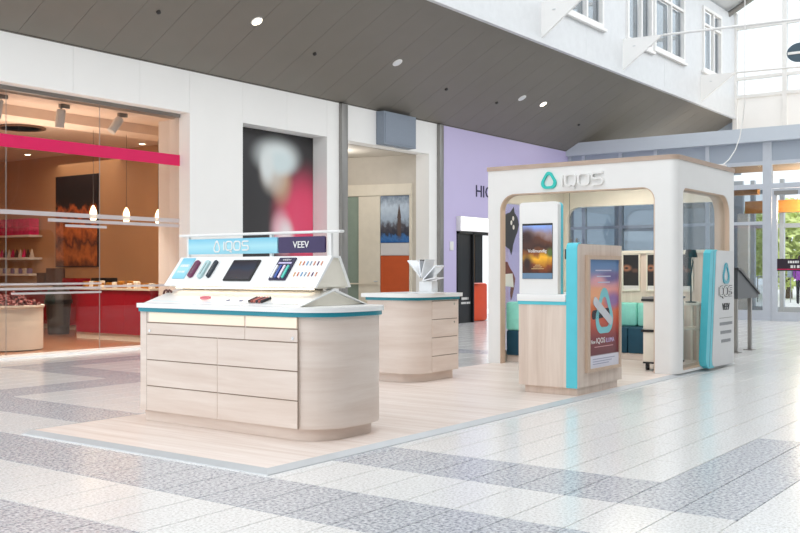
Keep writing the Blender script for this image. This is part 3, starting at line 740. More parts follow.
box('tan_panel', 20.2, 20.4, 12.72, 12.8, .95, 2.12, plain('tan_board', (196, 160, 122), .6), ls); box('dark_post', 20.4, 20.75, 12.70, 12.85, .95, 2.12, black, ls)
dashes('lettering', FY(19.72, 12.655, .55), 0, .3, 0, .06, white, ls); dashes('lettering', FY(19.7, 12.655, .45), 0, .4, 0, .05, white, ls)
struct(box('wall_shop_inner', 19.4, 24.5, 15.0, 15.1, 0, 2.6, creamp), 'tan back wall inside the lilac shop', 'wall')
struct(box('floor_shop_inner', 19.4, 24.5, 12.9, 15, -.2, .0, grand), 'grey floor inside the lilac shop', 'floor')
tag(box('orange_bench', 20.22, 21.2, 12.82, 13.3, .0, .94, plain('bright_orange', (236, 84, 40), .4), bev=.06), 'bright orange block just inside the black shop entrance', 'seat')
lamp('corridor_fill', 'POINT', (16.6, 13.9, 3.6), 20, (1, .98, .95), .25)  # fill light added to brighten the corridor, no fitting modelled
lamp('vestibule_lamp', 'POINT', (27.4, 6.5, 2.9), 160, (1, .84, .62), .3)
lamp('shop_lamp', 'POINT', (21.3, 14, 2.4), 14, (1, .85, .65), .2)

# ================================================================ KIOSK PLATFORM
PX0, PX1, PY0, PY1 = 4.35, 13.33, 4.19, 6.78
pf = thing('kiosk_platform', (8.8, 5.5, 0), 'low pale wood kiosk platform with aluminium edging', 'platform')
box('deck', PX0+.08, PX1-.02, PY0+.08, PY1-.05, .0, .014, woodh, pf)
nP = 47; pw = (PX1-.02-PX0-.062)/nP
for i in range(nP):
    xa = PX0+.062+i*pw; cut = PY0+.062+((i*37) % 23)/23*1.9+.3
    for (a, b) in ((PY0+.062, cut), (cut, PY1-.06)):
        if b-a > .05: box('plank', xa+.0006, xa+pw-.0006, a+.0006, b-.0006, .014, .03, plankm, pf)
e = .062
for n, V in (('edge_trim', [(PX0, PY0, 0), (PX0+e, PY0+e, 0), (PX0+e, PY1-.06, 0), (PX0, PY1, 0), (PX0+.003, PY0+.003, .006), (PX0+e, PY0+e, .031), (PX0+e, PY1-.06, .031), (PX0+.003, PY1-.003, .006)]),
             ('edge_trim', [(PX0, PY0, 0), (PX1, PY0, 0), (PX1, PY0+e, 0), (PX0+e, PY0+e, 0), (PX0+.003, PY0+.003, .006), (PX1, PY0+.003, .006), (PX1, PY0+e, .031), (PX0+e, PY0+e, .031)]),
             ('edge_trim', [(PX0, PY1, 0), (PX0+e, PY1-.06, 0), (PX1, PY1-.06, 0), (PX1, PY1, 0), (PX0+.003, PY1-.003, .006), (PX0+e, PY1-.06, .031), (PX1, PY1-.06, .031), (PX1, PY1-.003, .006)])):
    mesh_obj(n, V, BF, alu, pf)
ZB = .031

# ---- counter with drawers
def round_plan(x0, x1, y0, y1, r, n=14, left_r=.0):
    P = []
    for cx, cy, a0 in ((x0+r, y0+r, 180), (x1-r, y0+r, 270)):
        for i in range(n+1):
            a = math.radians(a0+90*i/n); P.append((cx+r*math.cos(a), cy+r*math.sin(a)))
    return P+[(x1, y1), (x0, y1)]
c1 = thing('display_counter', (5.65, 5.45, ZB), 'large pale wood display counter with eight drawers and rounded end', 'counter')
prism('plinth', round_plan(5.25, 6.02, 4.555, 6.43, .27), ZB, .118, woodh, c1)
prism('body', round_plan(5.215, 6.08, 4.50, 6.45, .32), .118, .918, woodh, c1)
prism('teal_edge', round_plan(5.197, 6.095, 4.485, 6.452, .32), .918, .950, teal, c1)
prism('worktop', round_plan(5.185, 6.11, 4.472, 6.462, .33), .950, .986, slabw, c1)
F1 = FX(5.215, 6.45, 0)
groove = plain('drawer_groove', (150, 132, 116), .7)
def dfront(u0, u1, v0, v1, par, F=F1, key=None, t=.007):
    d = plate('drawer', F, rect(u0+.0025, u1-.0025, v0, v1-.009), [], 0, t, woodh, par)
    plate('shadow_groove', F, rect(u0+.003, u1-.003, v1-.009, v1), [], .0, .001, groove, d)
    if key is not None:
        x, y, z = F(key[0], key[1], t)
        if F is F1: tube('lock', [(x+.004, y, z), (x-.004, y, z)], .012, chrome, d, 12)
        else: tube('lock', [(x, y+.004, z), (x, y-.004, z)], .012, chrome, d, 12)
uL, uR, uM, uT = .085, 1.725, .905, 1.20
for v0, v1 in ((.122, .325), (.325, .535), (.535, .74)):
    dfront(uL, uM, v0, v1, c1); dfront(uM, uR, v0, v1, c1)
dfront(uL, uT, .74, .835, c1, key=(.125, .765)); dfront(uT, uR, .74, .835, c1, key=(1.68, .765))
plate('end_seam', F1, rect(uR, uR+.004, .122, .915), [], 0, .003, groove, c1)
plate('end_seam', F1, rect(uL-.006, uL-.001, .122, .915), [], 0, .003, groove, c1)
for a, b in ((uL+.03, uT-.01), (uT+.01, uR-.01)):
    plate('light_strip', F1, rect(a, b, .838, .914), [], 0, .006, emis('led_strip_warm', (252, 236, 214), .1) if 'led_strip_warm' not in MATS else MATS['led_strip_warm'], c1)
# ---- sloped merchandise display on the counter
dp = thing('merchandise_display', (5.65, 5.6, .985), 'white tent shaped product display with lit sign on the large counter', 'display')
FE = lambda u, v, w: (u, 4.76-w, v)
def wedge(name, pts, y0, y1, mat, par):  # profile in X,Z extruded along Y
    return plate(name, lambda u, v, w: (u, w, v), pts, [], y0, y1, mat, par)
wedge('lower_slope', [(5.25, .987), (5.27, .987), (5.65, 1.098), (6.03, .987), (6.05, .987), (5.65, 1.113)], 4.75, 6.45, slabw, dp)
for y in (4.78, 6.42): wedge('end_panel', [(5.28, .987), (6.02, .987), (5.65, 1.097)], y, y+.012, cream, dp)
wedge('upper_slope', [(5.425, 1.127), (5.44, 1.122), (5.63, 1.345), (5.70, 1.345), (5.82, 1.122), (5.835, 1.127), (5.71, 1.36), (5.612, 1.36)], 4.745, 6.41, slabw, dp)
for y in (4.76, 6.385): wedge('end_panel', [(5.45, 1.128), (5.815, 1.128), (5.70, 1.344), (5.632, 1.344)], y, y+.012, cream, dp)
wedge('base_tray', [(5.46, 1.115), (5.81, 1.115), (5.81, 1.128), (5.46, 1.128)], 4.78, 6.38, cream, dp)
for y in (4.8, 5.45, 6.1, 6.38): box('strut', 5.6, 5.68, y, y+.02, 1.09, 1.12, acryl, dp)
box('light_strip', 5.50, 5.53, 4.85, 6.35, 1.105, 1.115, emis('tray_led', (255, 240, 220), 2.2), dp)
for y in (4.79, 5.40, 6.36): box('sign_post', 5.64, 5.665, y-.012, y+.012, 1.345, 1.54, white, dp)
box('top_rail', 5.625, 5.68, 4.68, 6.46, 1.533, 1.553, white, dp, .006)
sg = box('cyan_sign', 5.628, 5.645, 5.315, 6.335, 1.385, 1.51, cyanp, dp)
pl_ = plate('sign_print', FX(5.628, 6.335, 1.385), rect(0, 1.02, 0, .125), [], 0, .003, cyanp, sg)
fr = FX(5.625, 6.335, 1.385)
P_, w_ = iqos_paths(.43, .030, .070)
stroke('lettering', fr, P_, .011, 0, .005, white, sg)
plate('drop_logo', fr, drop(.345, .062, .075, .098), [drop(.345, .058, .075, .098, .72)], 0, .005, white, sg)
s2 = plate('purple_sign', FX(5.64, 5.305, 1.385), rrect(0, .475, 0, .125, .012, 3), [], -.005, .014, purpled, dp)
text('lettering', 'VEEV', FX(5.626, 5.305, 1.385), .155, .040, .050, 0, .004, white, s2, .165, bold=.008)
# products on the upper slope
us = frame3((5.425, 6.45, 1.127), (0, -1, 0), (.187, 0, .233))
def card(name, u0, u1, v0, v1, mat, label, cat, w=.006, wb=.001, r=.004):
    o = plate(name, us, rrect(u0, u1, v0, v1, r, 3), [], wb, w, mat); return tag(o, label, cat)
o = card('info_card', .085, .235, .07, .285, cyanp, 'light blue info card at the left of the upper display slope', 'card')
dashes('lettering', us, .11, .21, .19, .026, white, o, .006, .0075); dashes('lettering', us, .115, .20, .13, .02, white, o, .006, .0075, 4)
def stick(name, u, v0, v1, wd, mat, label, grp=None):
    o = plate(name, us, rrect(u-wd/2, u+wd/2, v0, v1, wd*.42, 5), [], .001, .022, mat); tag(o, label, 'device', grp)
    plate('groove', us, rrect(u-wd*.08, u+wd*.08, v0+.03, v1-.03, wd*.07, 3), [], .022, .0232, chrome, o)
stick('vaporizer', .30, .08, .25, .055, plain('plum_device', (112, 48, 84), .3), 'plum coloured pocket device on the upper display slope')
stick('vaporizer', .42, .07, .25, .05, plain('ice_device', (178, 208, 210), .3), 'ice blue pocket device on the upper display slope')
stick('vaporizer', .515, .08, .25, .036, plain('ink_device', (36, 46, 58), .3), 'slim dark blue pocket device beside the tablet')
tbt = tag(empty('tablet', us(.86, .16, 0)), 'black tablet screen in the middle of the upper display slope', 'tablet')
plate('frame', us, rrect(.705, 1.005, .05, .258, .008, 3), [], .001, .010, black, tbt)
plate('screen', us, rect(.718, .992, .062, .246), [], .010, .0112, printed('tablet_screen', [(0, (44, 40, 48)), (.4, (58, 52, 62)), (.6, (48, 56, 74)), (1, (52, 46, 52))], .3, 3, rough=.12), tbt)
vc = card('device_card', 1.20, 1.37, .06, .275, plain('indigo_card', (44, 38, 72), .4), 'dark indigo holder card with coloured slim devices', 'card', .012)
text('lettering', 'VEEV', us, 1.24, .245, .016, .012, .0135, white, vc, .09); plate('label_strip', us, rect(1.215, 1.35, .215, .23), [], .012, .0128, lilac, vc)
for k, (c, n) in enumerate((((240, 240, 244), 'white'), ((70, 96, 170), 'blue'), ((240, 220, 236), 'pale pink'), ((92, 206, 190), 'turquoise'))):
    u = 1.228+.038*k
    o = plate('slim_device', us, rrect(u-.010, u+.010, .072, .195, .008, 4), [], .0125, .024, plain('slim_'+n.replace(' ', '_'), c, .3)); tag(o, n+' slim vape device on the dark indigo holder card', 'device', 'slim devices on the holder card')
for r_ in range(2):
    for k in range(7):
        cs = ((236, 178, 120), (214, 120, 90), (120, 160, 200), (150, 170, 190), (214, 140, 110), (110, 74, 110), (220, 150, 120)); u = 1.43+.036*k
        nme = 'refill_'+str(k)
        o = plate('refill_stick', us, rrect(u-.004, u+.004, .10+.105*r_, .14+.105*r_, .003, 2), [], .001, .006, plain(nme, cs[k], .4) if nme not in MATS else MATS[nme])
        tag(o, ['peach', 'coral', 'light blue', 'grey blue', 'salmon', 'plum', 'apricot'][k]+' refill stick in the '+['lower', 'upper'][r_]+' row of the display slope', 'stick', 'refill sticks on the slope')
ls_ = frame3((5.27, 6.45, .99), (0, -1, 0), (.38, 0, .123))
plate('price_strip', ls_, rect(.05, 1.62, .03, .034), [], .001, .003, cyan, dp)
plate('price_strip', ls_, rect(1.05, 1.65, .03, .036), [], .001, .003, darkm, dp)
def low(name, pts, r, mat, label, cat):
    return tag(tube(name, pts, r, mat), label, cat)
ring = [ls_(.62+.05*math.cos(a), .09+.022*math.sin(a), .018) for a in [i*.35 for i in range(18)]]
low('charging_cable', ring, .008, plain('pink_ring', (232, 130, 140), .4), 'small pink cable loop on the lower display slope', 'cable')
for k, u in enumerate((.86, 1.0)): tag(plate('price_tag', ls_, rrect(u, u+.03, .075, .1, .004, 2), [], .001, .006, plain('tag_grey', (120, 124, 150), .4) if 'tag_grey' not in MATS else MATS['tag_grey']), ['small grey price tag left of the other on the lower slope', 'small grey price tag nearer the coloured pens on lower slope'][k], 'tag', 'price tags on the lower slope')
for k, c in enumerate(((40, 36, 44), (150, 70, 60), (206, 120, 104), (60, 40, 50), (186, 100, 90), (30, 30, 36))):
    low('pen_device', [ls_(1.14+k*.026, .045, .014), ls_(1.15+k*.028, .13, .014)], .011, plain('pen_%d' % k, c, .35), ['black pen device at the left of the row', 'brick red pen device', 'salmon pen device', 'dark plum pen device', 'rose pen device', 'black pen device at right of the row'][k]+' on the lower display slope', 'device')
for k, y in enumerate((6.47, 6.43)):
    ring = [(5.50, y+.03*math.cos(a), 1.055+.03*math.sin(a)+.0) for a in [i*.35 for i in range(19)]]
    low('cable_loop', ring, .009, plain('cable_brown', (92, 52, 48), .5) if 'cable_brown' not in MATS else MATS['cable_brown'], ['dark brown cable loop at the outer left end of the display', 'dark brown cable loop just inside the left display end'][k], 'cable')

# ---- second, smaller counter
c2 = thing('drawer_counter', (9.05, 6.4, ZB), 'smaller pale wood counter with four side drawers and rounded corner', 'counter')
def plan2(o):
    r = .27
    P = []
    for i in range(15):
        a = math.radians(180+90*i/14); P.append((8.6-o+r+r*math.cos(a), 6.1-o+r+r*math.sin(a)))
    return P+[(9.44+o*.2, 6.1-o), (9.44+o*.2, 6.76+o), (8.6-o, 6.76+o)]
prism('plinth', plan2(-.07), ZB, .13, woodh, c2); prism('body', plan2(0), .13, .925, woodh, c2)
prism('teal_edge', plan2(.015), .925, .957, teal, c2); prism('worktop', plan2(.05), .957, 1.0, slabw, c2)
F2 = FY(8.9, 6.1, 0)
for k, (v0, v1) in enumerate(((.135, .312), (.312, .515), (.515, .715), (.715, .918))): dfront(0, .515, v0, v1, c2, F2, key=((.44, v1-.045) if k > 1 else None), t=.007)
st = thing('brochure_stand', (8.95, 6.2, 1.001), 'white acrylic stand with open silver book shape on the small counter', 'stand')
box('base', 8.86, 9.06, 6.03, 6.36, 1.001, 1.012, acryl, st, .003); box('block', 8.90, 9.02, 6.1, 6.27, 1.012, 1.13, acryl, st, .006)
for (y0, z0, y1, z1, m) in ((6.40, 1.36, 6.22, 1.17, acryl), (6.22, 1.17, 6.24, 1.37, chrome), (6.22, 1.17, 6.16, 1.37, acryl), (6.19, 1.15, 6.03, 1.30, chrome), (6.03, 1.17, 6.2, 1.14, acryl)):
    dv = Vector((y1-y0, z1-z0)).normalized(); n = Vector((-dv.y, dv.x))*.006
    mesh_obj('leaf_plate', [(x, y+s*n.x, z+s*n.y) for x in (8.86, 9.04) for (y, z) in ((y0, z0), (y1, z1)) for s in (-1, 1)], [(0, 1, 3, 2), (4, 5, 7, 6), (0, 4, 5, 1), (2, 3, 7, 6), (0, 2, 6, 4), (1, 5, 7, 3)], m, st)

# ---- podium with tall side panel, poster and screen
pd = thing('service_podium', (9.2, 4.58, ZB), 'pale wood service podium with turquoise edged tall panel', 'podium')
box('plinth', 8.745, 9.68, 4.275, 4.85, ZB, .105, woodv, pd)
box('body', 8.70, 9.72, 4.37, 4.90, .105, .912, woodv, pd)
box('turquoise_strip', 8.692, 9.73, 4.372, 4.905, .912, .945, cyan, pd); box('worktop', 8.68, 9.74, 4.372, 4.91, .945, 1.015, slabw, pd, .004)
side = plate('tall_panel', FY(8.70, 4.365, .105), rrect(0, 1.05, 0, 1.405, .05, 5, (0, 0, 0, 1)), [], 0, .11, woodv, pd)
ed = [(-.012, 0), (0, 0)]+[(0, 1.355)]+[(.05-.05*math.cos(math.radians(a)), 1.355+.05*math.sin(math.radians(a))) for a in range(0, 91, 15)]+[(.07, 1.405), (.07, 1.417)]+[(.05-.062*math.cos(math.radians(a)), 1.355+.062*math.sin(math.radians(a))) for a in range(90, -1, -15)]
plate('turquoise_edge', FY(8.70, 4.367, .105), ed, [], 0, .114, cyan, pd)
pp = thing('podium_poster', (9.3, 4.25, .27), 'sunset coloured device poster in the frame on the podium side', 'poster')
FP = FY(8.87, 4.2535, .245)
plate('frame', FP, rect(0, .79, 0, 1.155), [rect(.05, .765, .03, 1.115)], 0, .035, woodr, pp)
plate('print', FP, rect(.05, .765, .03, 1.115), [], 0, .016, printed('sunset_print', [(0, (226, 226, 238)), (.11, (226, 224, 236)), (.12, (104, 26, 40)), (.28, (134, 36, 46)), (.42, (206, 84, 56)), (.6, (240, 128, 70)), (.72, (240, 160, 150)), (.82, (186, 146, 180)), (.9, (110, 140, 184)), (1, (84, 130, 180))], .0, 2.5,
      blobs=((.25, .68, .35, .1, (250, 176, 130)), (.8, .62, .3, .08, (150, 110, 170)), (.7, .84, .35, .06, (110, 96, 150)), (.3, .8, .25, .05, (236, 170, 176)))), pp)
plate('ring_logo', FP, drop(.41, .60, .42, .46), [drop(.41, .585, .42, .46, .66)], .016, .019, plain('aqua_print', (128, 206, 214), .3), pp)
dvf = frame3(FP(.18, .70, .019), (.80, 0, -.45), (.45, 0, .80))
plate('device_print', dvf, rrect(-.03, .46, -.045, .045, .03, 4), [], 0, .004, plain('silver_print', (214, 216, 222), .25), pp)
plate('device_print', frame3(FP(.12, .56, .016), (.95, 0, .05), (-.05, 0, .95)), rrect(0, .42, -.045, .045, .035, 4), [], 0, .003, plain('dark_print', (44, 36, 48), .25), pp)
text('lettering', 'New', FP, .10, .275, .04, .016, .018, white, pp, .10); text('lettering', 'IQOS', FP, .225, .275, .055, .016, .018, white, pp, .20, .005); text('lettering', 'ILUMA', FP, .45, .275, .045, .016, .018, lilac, pp, .2)
plate('text_line', FP, rect(.18, .62, .235, .243), [], .016, .018, plain('pink_line', (214, 160, 160), .4), pp)
for k in range(3): plate('text_line', FP, rect(.14, .66-.07*k, .115-.024*k, .122-.024*k), [], .016, .018, plain('grey_line', (160, 160, 186), .4) if 'grey_line' not in MATS else MATS['grey_line'], pp)
for k in range(3): plate('text_line', FP, rect(.2+.03*k, .58-.02*k, 1.0-.06*k, 1.012-.06*k), [], .016, .018, plain('pale_line', (206, 206, 226), .4) if 'pale_line' not in MATS else MATS['pale_line'], pp)
tt = thing('screen_totem', (8.78, 4.7, 1.016), 'white upright screen totem standing on the podium worktop', 'totem')
FT = FX(8.76, 4.925, 1.016)
plate('housing', FT, rrect(0, .43, 0, .92, .04, 5, (0, 0, 1, 1)), [], -.07, 0, boothw, tt)
plate('turquoise_edge', FT, rrect(.004, .44, 0, .915, .04, 5, (0, 0, 1, 1)), [], -.10, -.07, cyan, tt)
plate('screen_bezel', FT, rect(.035, .375, .15, .705), [], 0, .004, black, tt)
plate('screen', FT, rect(.04, .37, .21, .685), [], .004, .006, printed('screen_image', [(0, (60, 26, 10)), (.14, (120, 56, 14)), (.3, (216, 160, 30)), (.42, (120, 66, 20)), (.52, (48, 22, 14)), (.68, (84, 44, 22)), (.82, (130, 110, 110)), (1, (120, 150, 214))], .45, 2.2, blobs=((.1, .75, .35, .2, (44, 18, 14)), (.15, .2, .2, .2, (40, 16, 10)), (.95, .42, .15, .1, (70, 90, 40))), emit=.35), tt)
plate('caption_bar', FT, rect(.037, .373, .152, .208), [], .004, .006, plain('caption_blue', (108, 140, 170), .3), tt)
text('lettering', 'Vollmundig', FT, .10, .415, .032, .006, .008, white, tt, .21, .01)
for k in range(3): plate('text_line', FT, rect(.18-.02*k, .24+.02*k, .285-.018*k, .290-.018*k), [], .006, .0075, plain('cream_line', (226, 200, 140), .4) if 'cream_line' not in MATS else MATS['cream_line'], tt)
tag(box('card_reader', 8.72, 8.80, 4.375, 4.40, 1.36, 1.46, black, bev=.006), 'small black card reader on the inner side of the podium panel', 'card reader')

# ================================================================ CONSULTATION BOOTH
capm = wood('booth_cap_laminate', (200, 178, 162), (184, 160, 143), (4, 4, 30))
BX0, BX1, BY0, BY1, BH, R = 11.2, 13.3, 4.2, 6.77, 2.56, .1
bt = thing('consultation_booth', (12.2, 5.45, ZB), 'white rounded consultation booth with large arched openings', 'booth')
T = .10
# front (faces -X)
FB = FX(BX0, BY1, ZB); H = BH-ZB; fwid = BY1-BY0-R+.004
plate('front_panel', FB, [(0, 0), (.18, 0), (.18, 2.005)]+[(.40-.22*math.cos(math.radians(a)), 2.005+.21*math.sin(math.radians(a))) for a in range(0, 91, 10)]+[(2.14, 2.215)]+[(2.14+.16*math.sin(math.radians(a)), 2.055+.16*math.cos(math.radians(a))) for a in range(0, 91, 10)]+[(2.30, 0), (fwid, 0), (fwid, H), (0, H)], [], -T, 0, boothw, bt)
rev = [(.18, 0.0), (.18, 2.005)]+[(.40-.22*math.cos(math.radians(a)), 2.005+.21*math.sin(math.radians(a))) for a in range(0, 91, 10)]+[(2.14, 2.215)]+[(2.14+.16*math.sin(math.radians(a)), 2.055+.16*math.cos(math.radians(a))) for a in range(0, 91, 10)]+[(2.30, 0.0)]
def ribbon(name, fr, path, off, w0, w1, mat, par):
    """thin lining on the inside of an opening outline"""
    n = len(path); V, Fc = [], []
    for i, p in enumerate(path):
        a = Vector(path[max(i-1, 0)]); b = Vector(path[min(i+1, n-1)]); d = (b-a).normalized(); nx = Vector((d.y, -d.x))*off
        V += [fr(p[0], p[1], w0), fr(p[0], p[1], w1), fr(p[0]+nx.x, p[1]+nx.y, w1), fr(p[0]+nx.x, p[1]+nx.y, w0)]
    for i in range(n-1):
        for k in range(4): Fc.append((4*i+k, 4*i+(k+1) % 4, 4*(i+1)+(k+1) % 4, 4*(i+1)+k))
    Fc += [(0, 1, 2, 3), (4*n-4, 4*n-3, 4*n-2, 4*n-1)]
    return mesh_obj(name, V, Fc, mat, par, smooth=True)
ribbon('wood_lining', FB, rev, .014, -T-.02, -.006, woodr, bt)
# rounded corner column
arc = [(BX0+R-R*math.cos(math.radians(a)), BY0+R-R*math.sin(math.radians(a))) for a in range(0, 91, 6)]
inn = [(BX0+R, BY0+R)]
prism('corner_column', arc+inn, ZB, BH, boothw, bt)
# right side (faces -Y)
FS = FY(BX0+R, BY0, ZB); swid = BX1-BX0-R; so = (.10, swid-.17)
open_s = rrect(so[0], so[1], .03, 2.205, .17, 8, (.2, .2, 1.6, .6))
plate('side_panel', FS, rrect(0, swid, 0, H, .02, 2, (0, 0, 0, 0)), [open_s], -T, 0, boothw, bt)
cl_ = open_s+[open_s[0]]
ribbon('wood_lining', FS, list(reversed(cl_)), .012, -T-.1, -.006, woodr, bt)
plate('side_pane', FS, rrect(so[0]+.01, so[1]-.01, .035, 2.20, .16, 8, (.2, .2, 1.6, .6)), [], -.07, -.06, clear, bt)
# left side (faces +Y outside)
FL = lambda u, v, w: (BX0+u, BY1-w, ZB+v)
ow = rrect(.2, BX1-BX0-.22, .12, 2.13, .2, 8)
plate('left_panel', FL, rect(T, BX1-BX0-T, 0, H), [ow], 0, T, cream, bt)
plate('left_pane', FL, rrect(.205, BX1-BX0-.225, .125, 2.125, .195, 8), [], .055, .065, clear, bt)
# back
FK = FX(BX1-T, BY1-T, ZB); bw = BY1-BY0-2*T
bo = rrect(.06, bw-.06, 1.5, 2.15, .16, 8, (.6, .6, 1, 1))
plate('back_panel', FK, rect(0, bw, 0, H), [bo], -T, 0, cream, bt)
plate('back_pane', FK, rrect(.065, bw-.065, 1.505, 2.145, .155, 8, (.6, .6, 1, 1)), [], -.07, -.06, bluish, bt)
plate('wainscot', FK, rect(.1, bw, .0, 1.46), [], 0, .018, woodv, bt)
plate('sill', FK, rect(.06, bw, 1.46, 1.5), [], 0, .05, cream, bt)
# roof slab, wood cap
def bplan(o):
    P = [(BX0-o, BY1+o)]
    r = R+o
    P += [(BX0+R-r*math.cos(math.radians(a)), BY0+R-r*math.sin(math.radians(a))) for a in range(0, 91, 6)]
    return P+[(BX1+o, BY0-o), (BX1+o, BY1+o)]
prism('roof_slab', bplan(-.01), BH-.06, BH, boothw, bt); prism('wood_cap', bplan(.012), BH, BH+.055, capm, bt)
box('ceiling_light', 11.7, 12.7, 5.0, 5.9, BH-.085, BH-.062, emis('booth_ceiling_light', (255, 246, 232), 5), bt)
for y, lab in ((6.53, 'left'), (6.44, 'right')):
    tube('door_handle', [(BX1-T-.05, y, 1.38), (BX1-T-.05, y, 1.72)], .014, alud, bt)
plate('door_joint', FK, rect(.09, .095, 0, 2.4), [], 0, .002, soffdark, bt)
# logo and word mark on the header
FG = FX(BX0, BY1, 0)
P_, w_ = iqos_paths(1.10, 2.312, .140, .30)
stroke('lettering', FG, P_, .024, 0, .045, boothw, bt)
plate('drop_logo', FG, drop(.906, 2.395, .215, .215), [drop(.906, 2.391, .215, .215, .66)], 0, .03, plain('turquoise_logo', (38, 200, 190), .35), bt)
# things lying on the roof
cv = plain('white_film', (240, 240, 244), .3)
def sheet(x, y, sx, sy, h, lab):
    V, Fc = [], []; n = 8; rng = random.Random(int(x*100))
    for i in range(n+1):
        for j in range(n+1):
            e = min(i, j, n-i, n-j); V.append((x+sx*i/n, y+sy*j/n, BH+.058+(h*.4*rng.random() if e > 0 else 0)))
    for i in range(n):
        for j in range(n): k = i*(n+1)+j; Fc.append((k, k+1, k+n+2, k+n+1))
    o = mesh_obj('crumpled_sheet', V, Fc, cv); tag(o, lab, 'sheet', 'crumpled sheets on the booth roof')
sheet(11.35, 6.1, .5, .5, .07, 'crumpled white plastic sheet on the left front roof corner'); sheet(11.4, 4.9, .7, .55, .06, 'crumpled white plastic sheet behind the booth word mark')
pc = thing('power_cable', (13.1, 4.3, BH+.055), 'thin white power cable rising from the booth roof', 'cable')
box('socket', 13.02, 13.2, 4.26, 4.40, BH+.055, BH+.10, white, pc, .008)
tube('cord', [(13.1, 4.33, BH+.09), (13.25, 4.32, BH+.12), (13.42, 4.3, BH+.2), (13.58, 4.27, BH+.34), (13.68, 4.24, BH+.52), (13.74, 4.22, BH+.75), (13.77, 4.2, BH+1.0), (13.78, 4.2, BH+2.0), (13.78, 4.2, 12)], .007, white, pc)
# decals on the left pane
dc = plain('charcoal_decal', (62, 66, 74), .5); db = plain('brown_decal', (124, 74, 70), .5)
FD = lambda u, v, w: (u, BY1-.068-w, v)
d = plate('window_decal', FD, [(11.49, 1.98), (11.57, 2.02), (11.66, 2.04), (11.76, 2.12), (11.78, 2.04), (11.86, 1.98), (11.90, 1.88), (11.86, 1.78), (11.80, 1.70), (11.74, 1.60), (11.72, 1.52), (11.69, 1.46), (11.64, 1.54), (11.57, 1.56), (11.51, 1.60)], [], 0, .003, dc)
tag(d, 'charcoal figure decal with white spots on the booth side glass', 'decal')
for (u, v) in ((11.74, 1.96), (11.69, 1.90), (11.75, 1.84)): plate('spot', FD, [(u+.026*math.cos(a*.5), v+.032*math.sin(a*.5)) for a in range(12)], [], .003, .005, white, d)
d = plate('window_decal', FD, [(11.50, 1.36), (11.58, 1.37), (11.66, 1.28), (11.74, 1.22), (11.80, 1.14), (11.77, 1.02), (11.72, .90), (11.68, .84), (11.66, .94), (11.68, 1.04), (11.52, 1.18)], [], 0, .003, db); tag(d, 'brown figure decal holding a card on the booth side glass', 'decal')
plate('card', FD, [(11.49, 1.20), (11.72, 1.21), (11.75, 1.02), (11.52, 1.04)], [], .003, .006, white, d)
# posters on the back wall
def wposter(y, label):
    t = thing('framed_poster', (BX1-T-.02, y, .95), label, 'poster', 'framed posters in the booth')
    Fw = FX(BX1-T-.019, y+.14, .96)
    plate('frame', Fw, rect(0, .27, 0, .53), [rect(.02, .25, .02, .51)], 0, .02, cream, t)
    pr = plate('print', Fw, rect(.02, .25, .02, .51), [], 0, .01, printed('night_print_%d' % int(y*100), [(0, (230, 228, 226)), (.11, (226, 224, 222)), (.12, (26, 22, 24)), (.5, (36, 28, 28)), (.7, (24, 20, 22)), (1, (20, 18, 20))], .0, 3, blobs=((.2, .62, .3, .09, (184, 124, 92)), (.2, .62, .15, .04, (40, 28, 26)), (.75, .55, .22, .06, (96, 66, 52)))), t)
wposter(5.60, 'black framed style poster left of the corner column'); wposter(5.24, 'black poster half hidden by the white corner column'); wposter(4.84, 'black poster seen through the booth side opening')
# L-shaped bench
bn_ = thing('corner_bench', (12.8, 6.2, ZB), 'turquoise and petrol upholstered corner bench in the booth', 'bench')
box('plinth', 12.72, BX1-T-.02, 4.9, BY1-T-.01, ZB, .12, woodh, bn_)
for y0, y1 in ((4.9, 5.45), (5.45, 6.0), (6.0, 6.56)):
    box('seat_base', 12.68, 13.10, y0+.004, y1-.004, .12, .47, petrol, bn_, .02); box('backrest', 13.0, BX1-T-.02, y0+.004, y1-.004, .47, .80, turq, bn_, .035, 3)
box('plinth', 11.5, 12.68, 6.22, BY1-T-.01, ZB, .12, woodh, bn_)
for x0, x1 in ((11.46, 12.07), (12.07, 12.66)):
    box('seat_base', x0+.004, x1-.004, 6.16, 6.65, .12, .45, petrol, bn_, .02); box('backrest', x0+.004, x1-.004, 6.40, BY1-T-.01, .45, .83, turq, bn_, .035, 3)
# rolling cabinet
rcab = thing('rolling_cabinet', (11.72, 4.55, ZB), 'cream rolling cabinet with black trays behind the column', 'cabinet')
box('body', 11.46, 11.98, 4.40, 4.72, .135, .88, cream, rcab, .006)
for z0, z1 in ((.14, .50), (.53, .875)): box('door', 11.445, 11.46, 4.405, 4.715, z0, z1, cream, rcab, .004)
for z in (.875, .50): box('black_pull', 11.43, 11.47, 4.42, 4.735, z, z+.03, black, rcab)
box('top_tray', 11.44, 12.0, 4.39, 4.73, .905, .93, alud, rcab); box('bottom_plate', 11.45, 11.99, 4.40, 4.72, .115, .135, black, rcab)
for x in (11.5, 11.93):
    for y in (4.44, 4.68):
        o = tube('caster', [(x, y-.014, ZB+.034), (x, y+.014, ZB+.034)], .033, black, rcab, 14); box('fork', x-.02, x+.02, y-.02, y+.02, ZB+.05, .116, black, o)
dk = thing('side_table', (12.75, 4.75, ZB), 'narrow wooden side table inside the booth beside the sign', 'table')
box('top', 12.42, 13.12, 4.36, 4.72, .80, .835, cream, dk, .004)
for x in (12.45, 13.07):
    for y in (4.38, 4.68): box('leg', x, x+.03, y, y+.03, ZB, .80, cream, dk)
box('shelf', 12.45, 13.1, 4.38, 4.70, .48, .50, cream, dk)
lp = thing('table_lamp', (12.5, 4.50, .836), 'small table lamp with black conical shade in the booth', 'lamp')
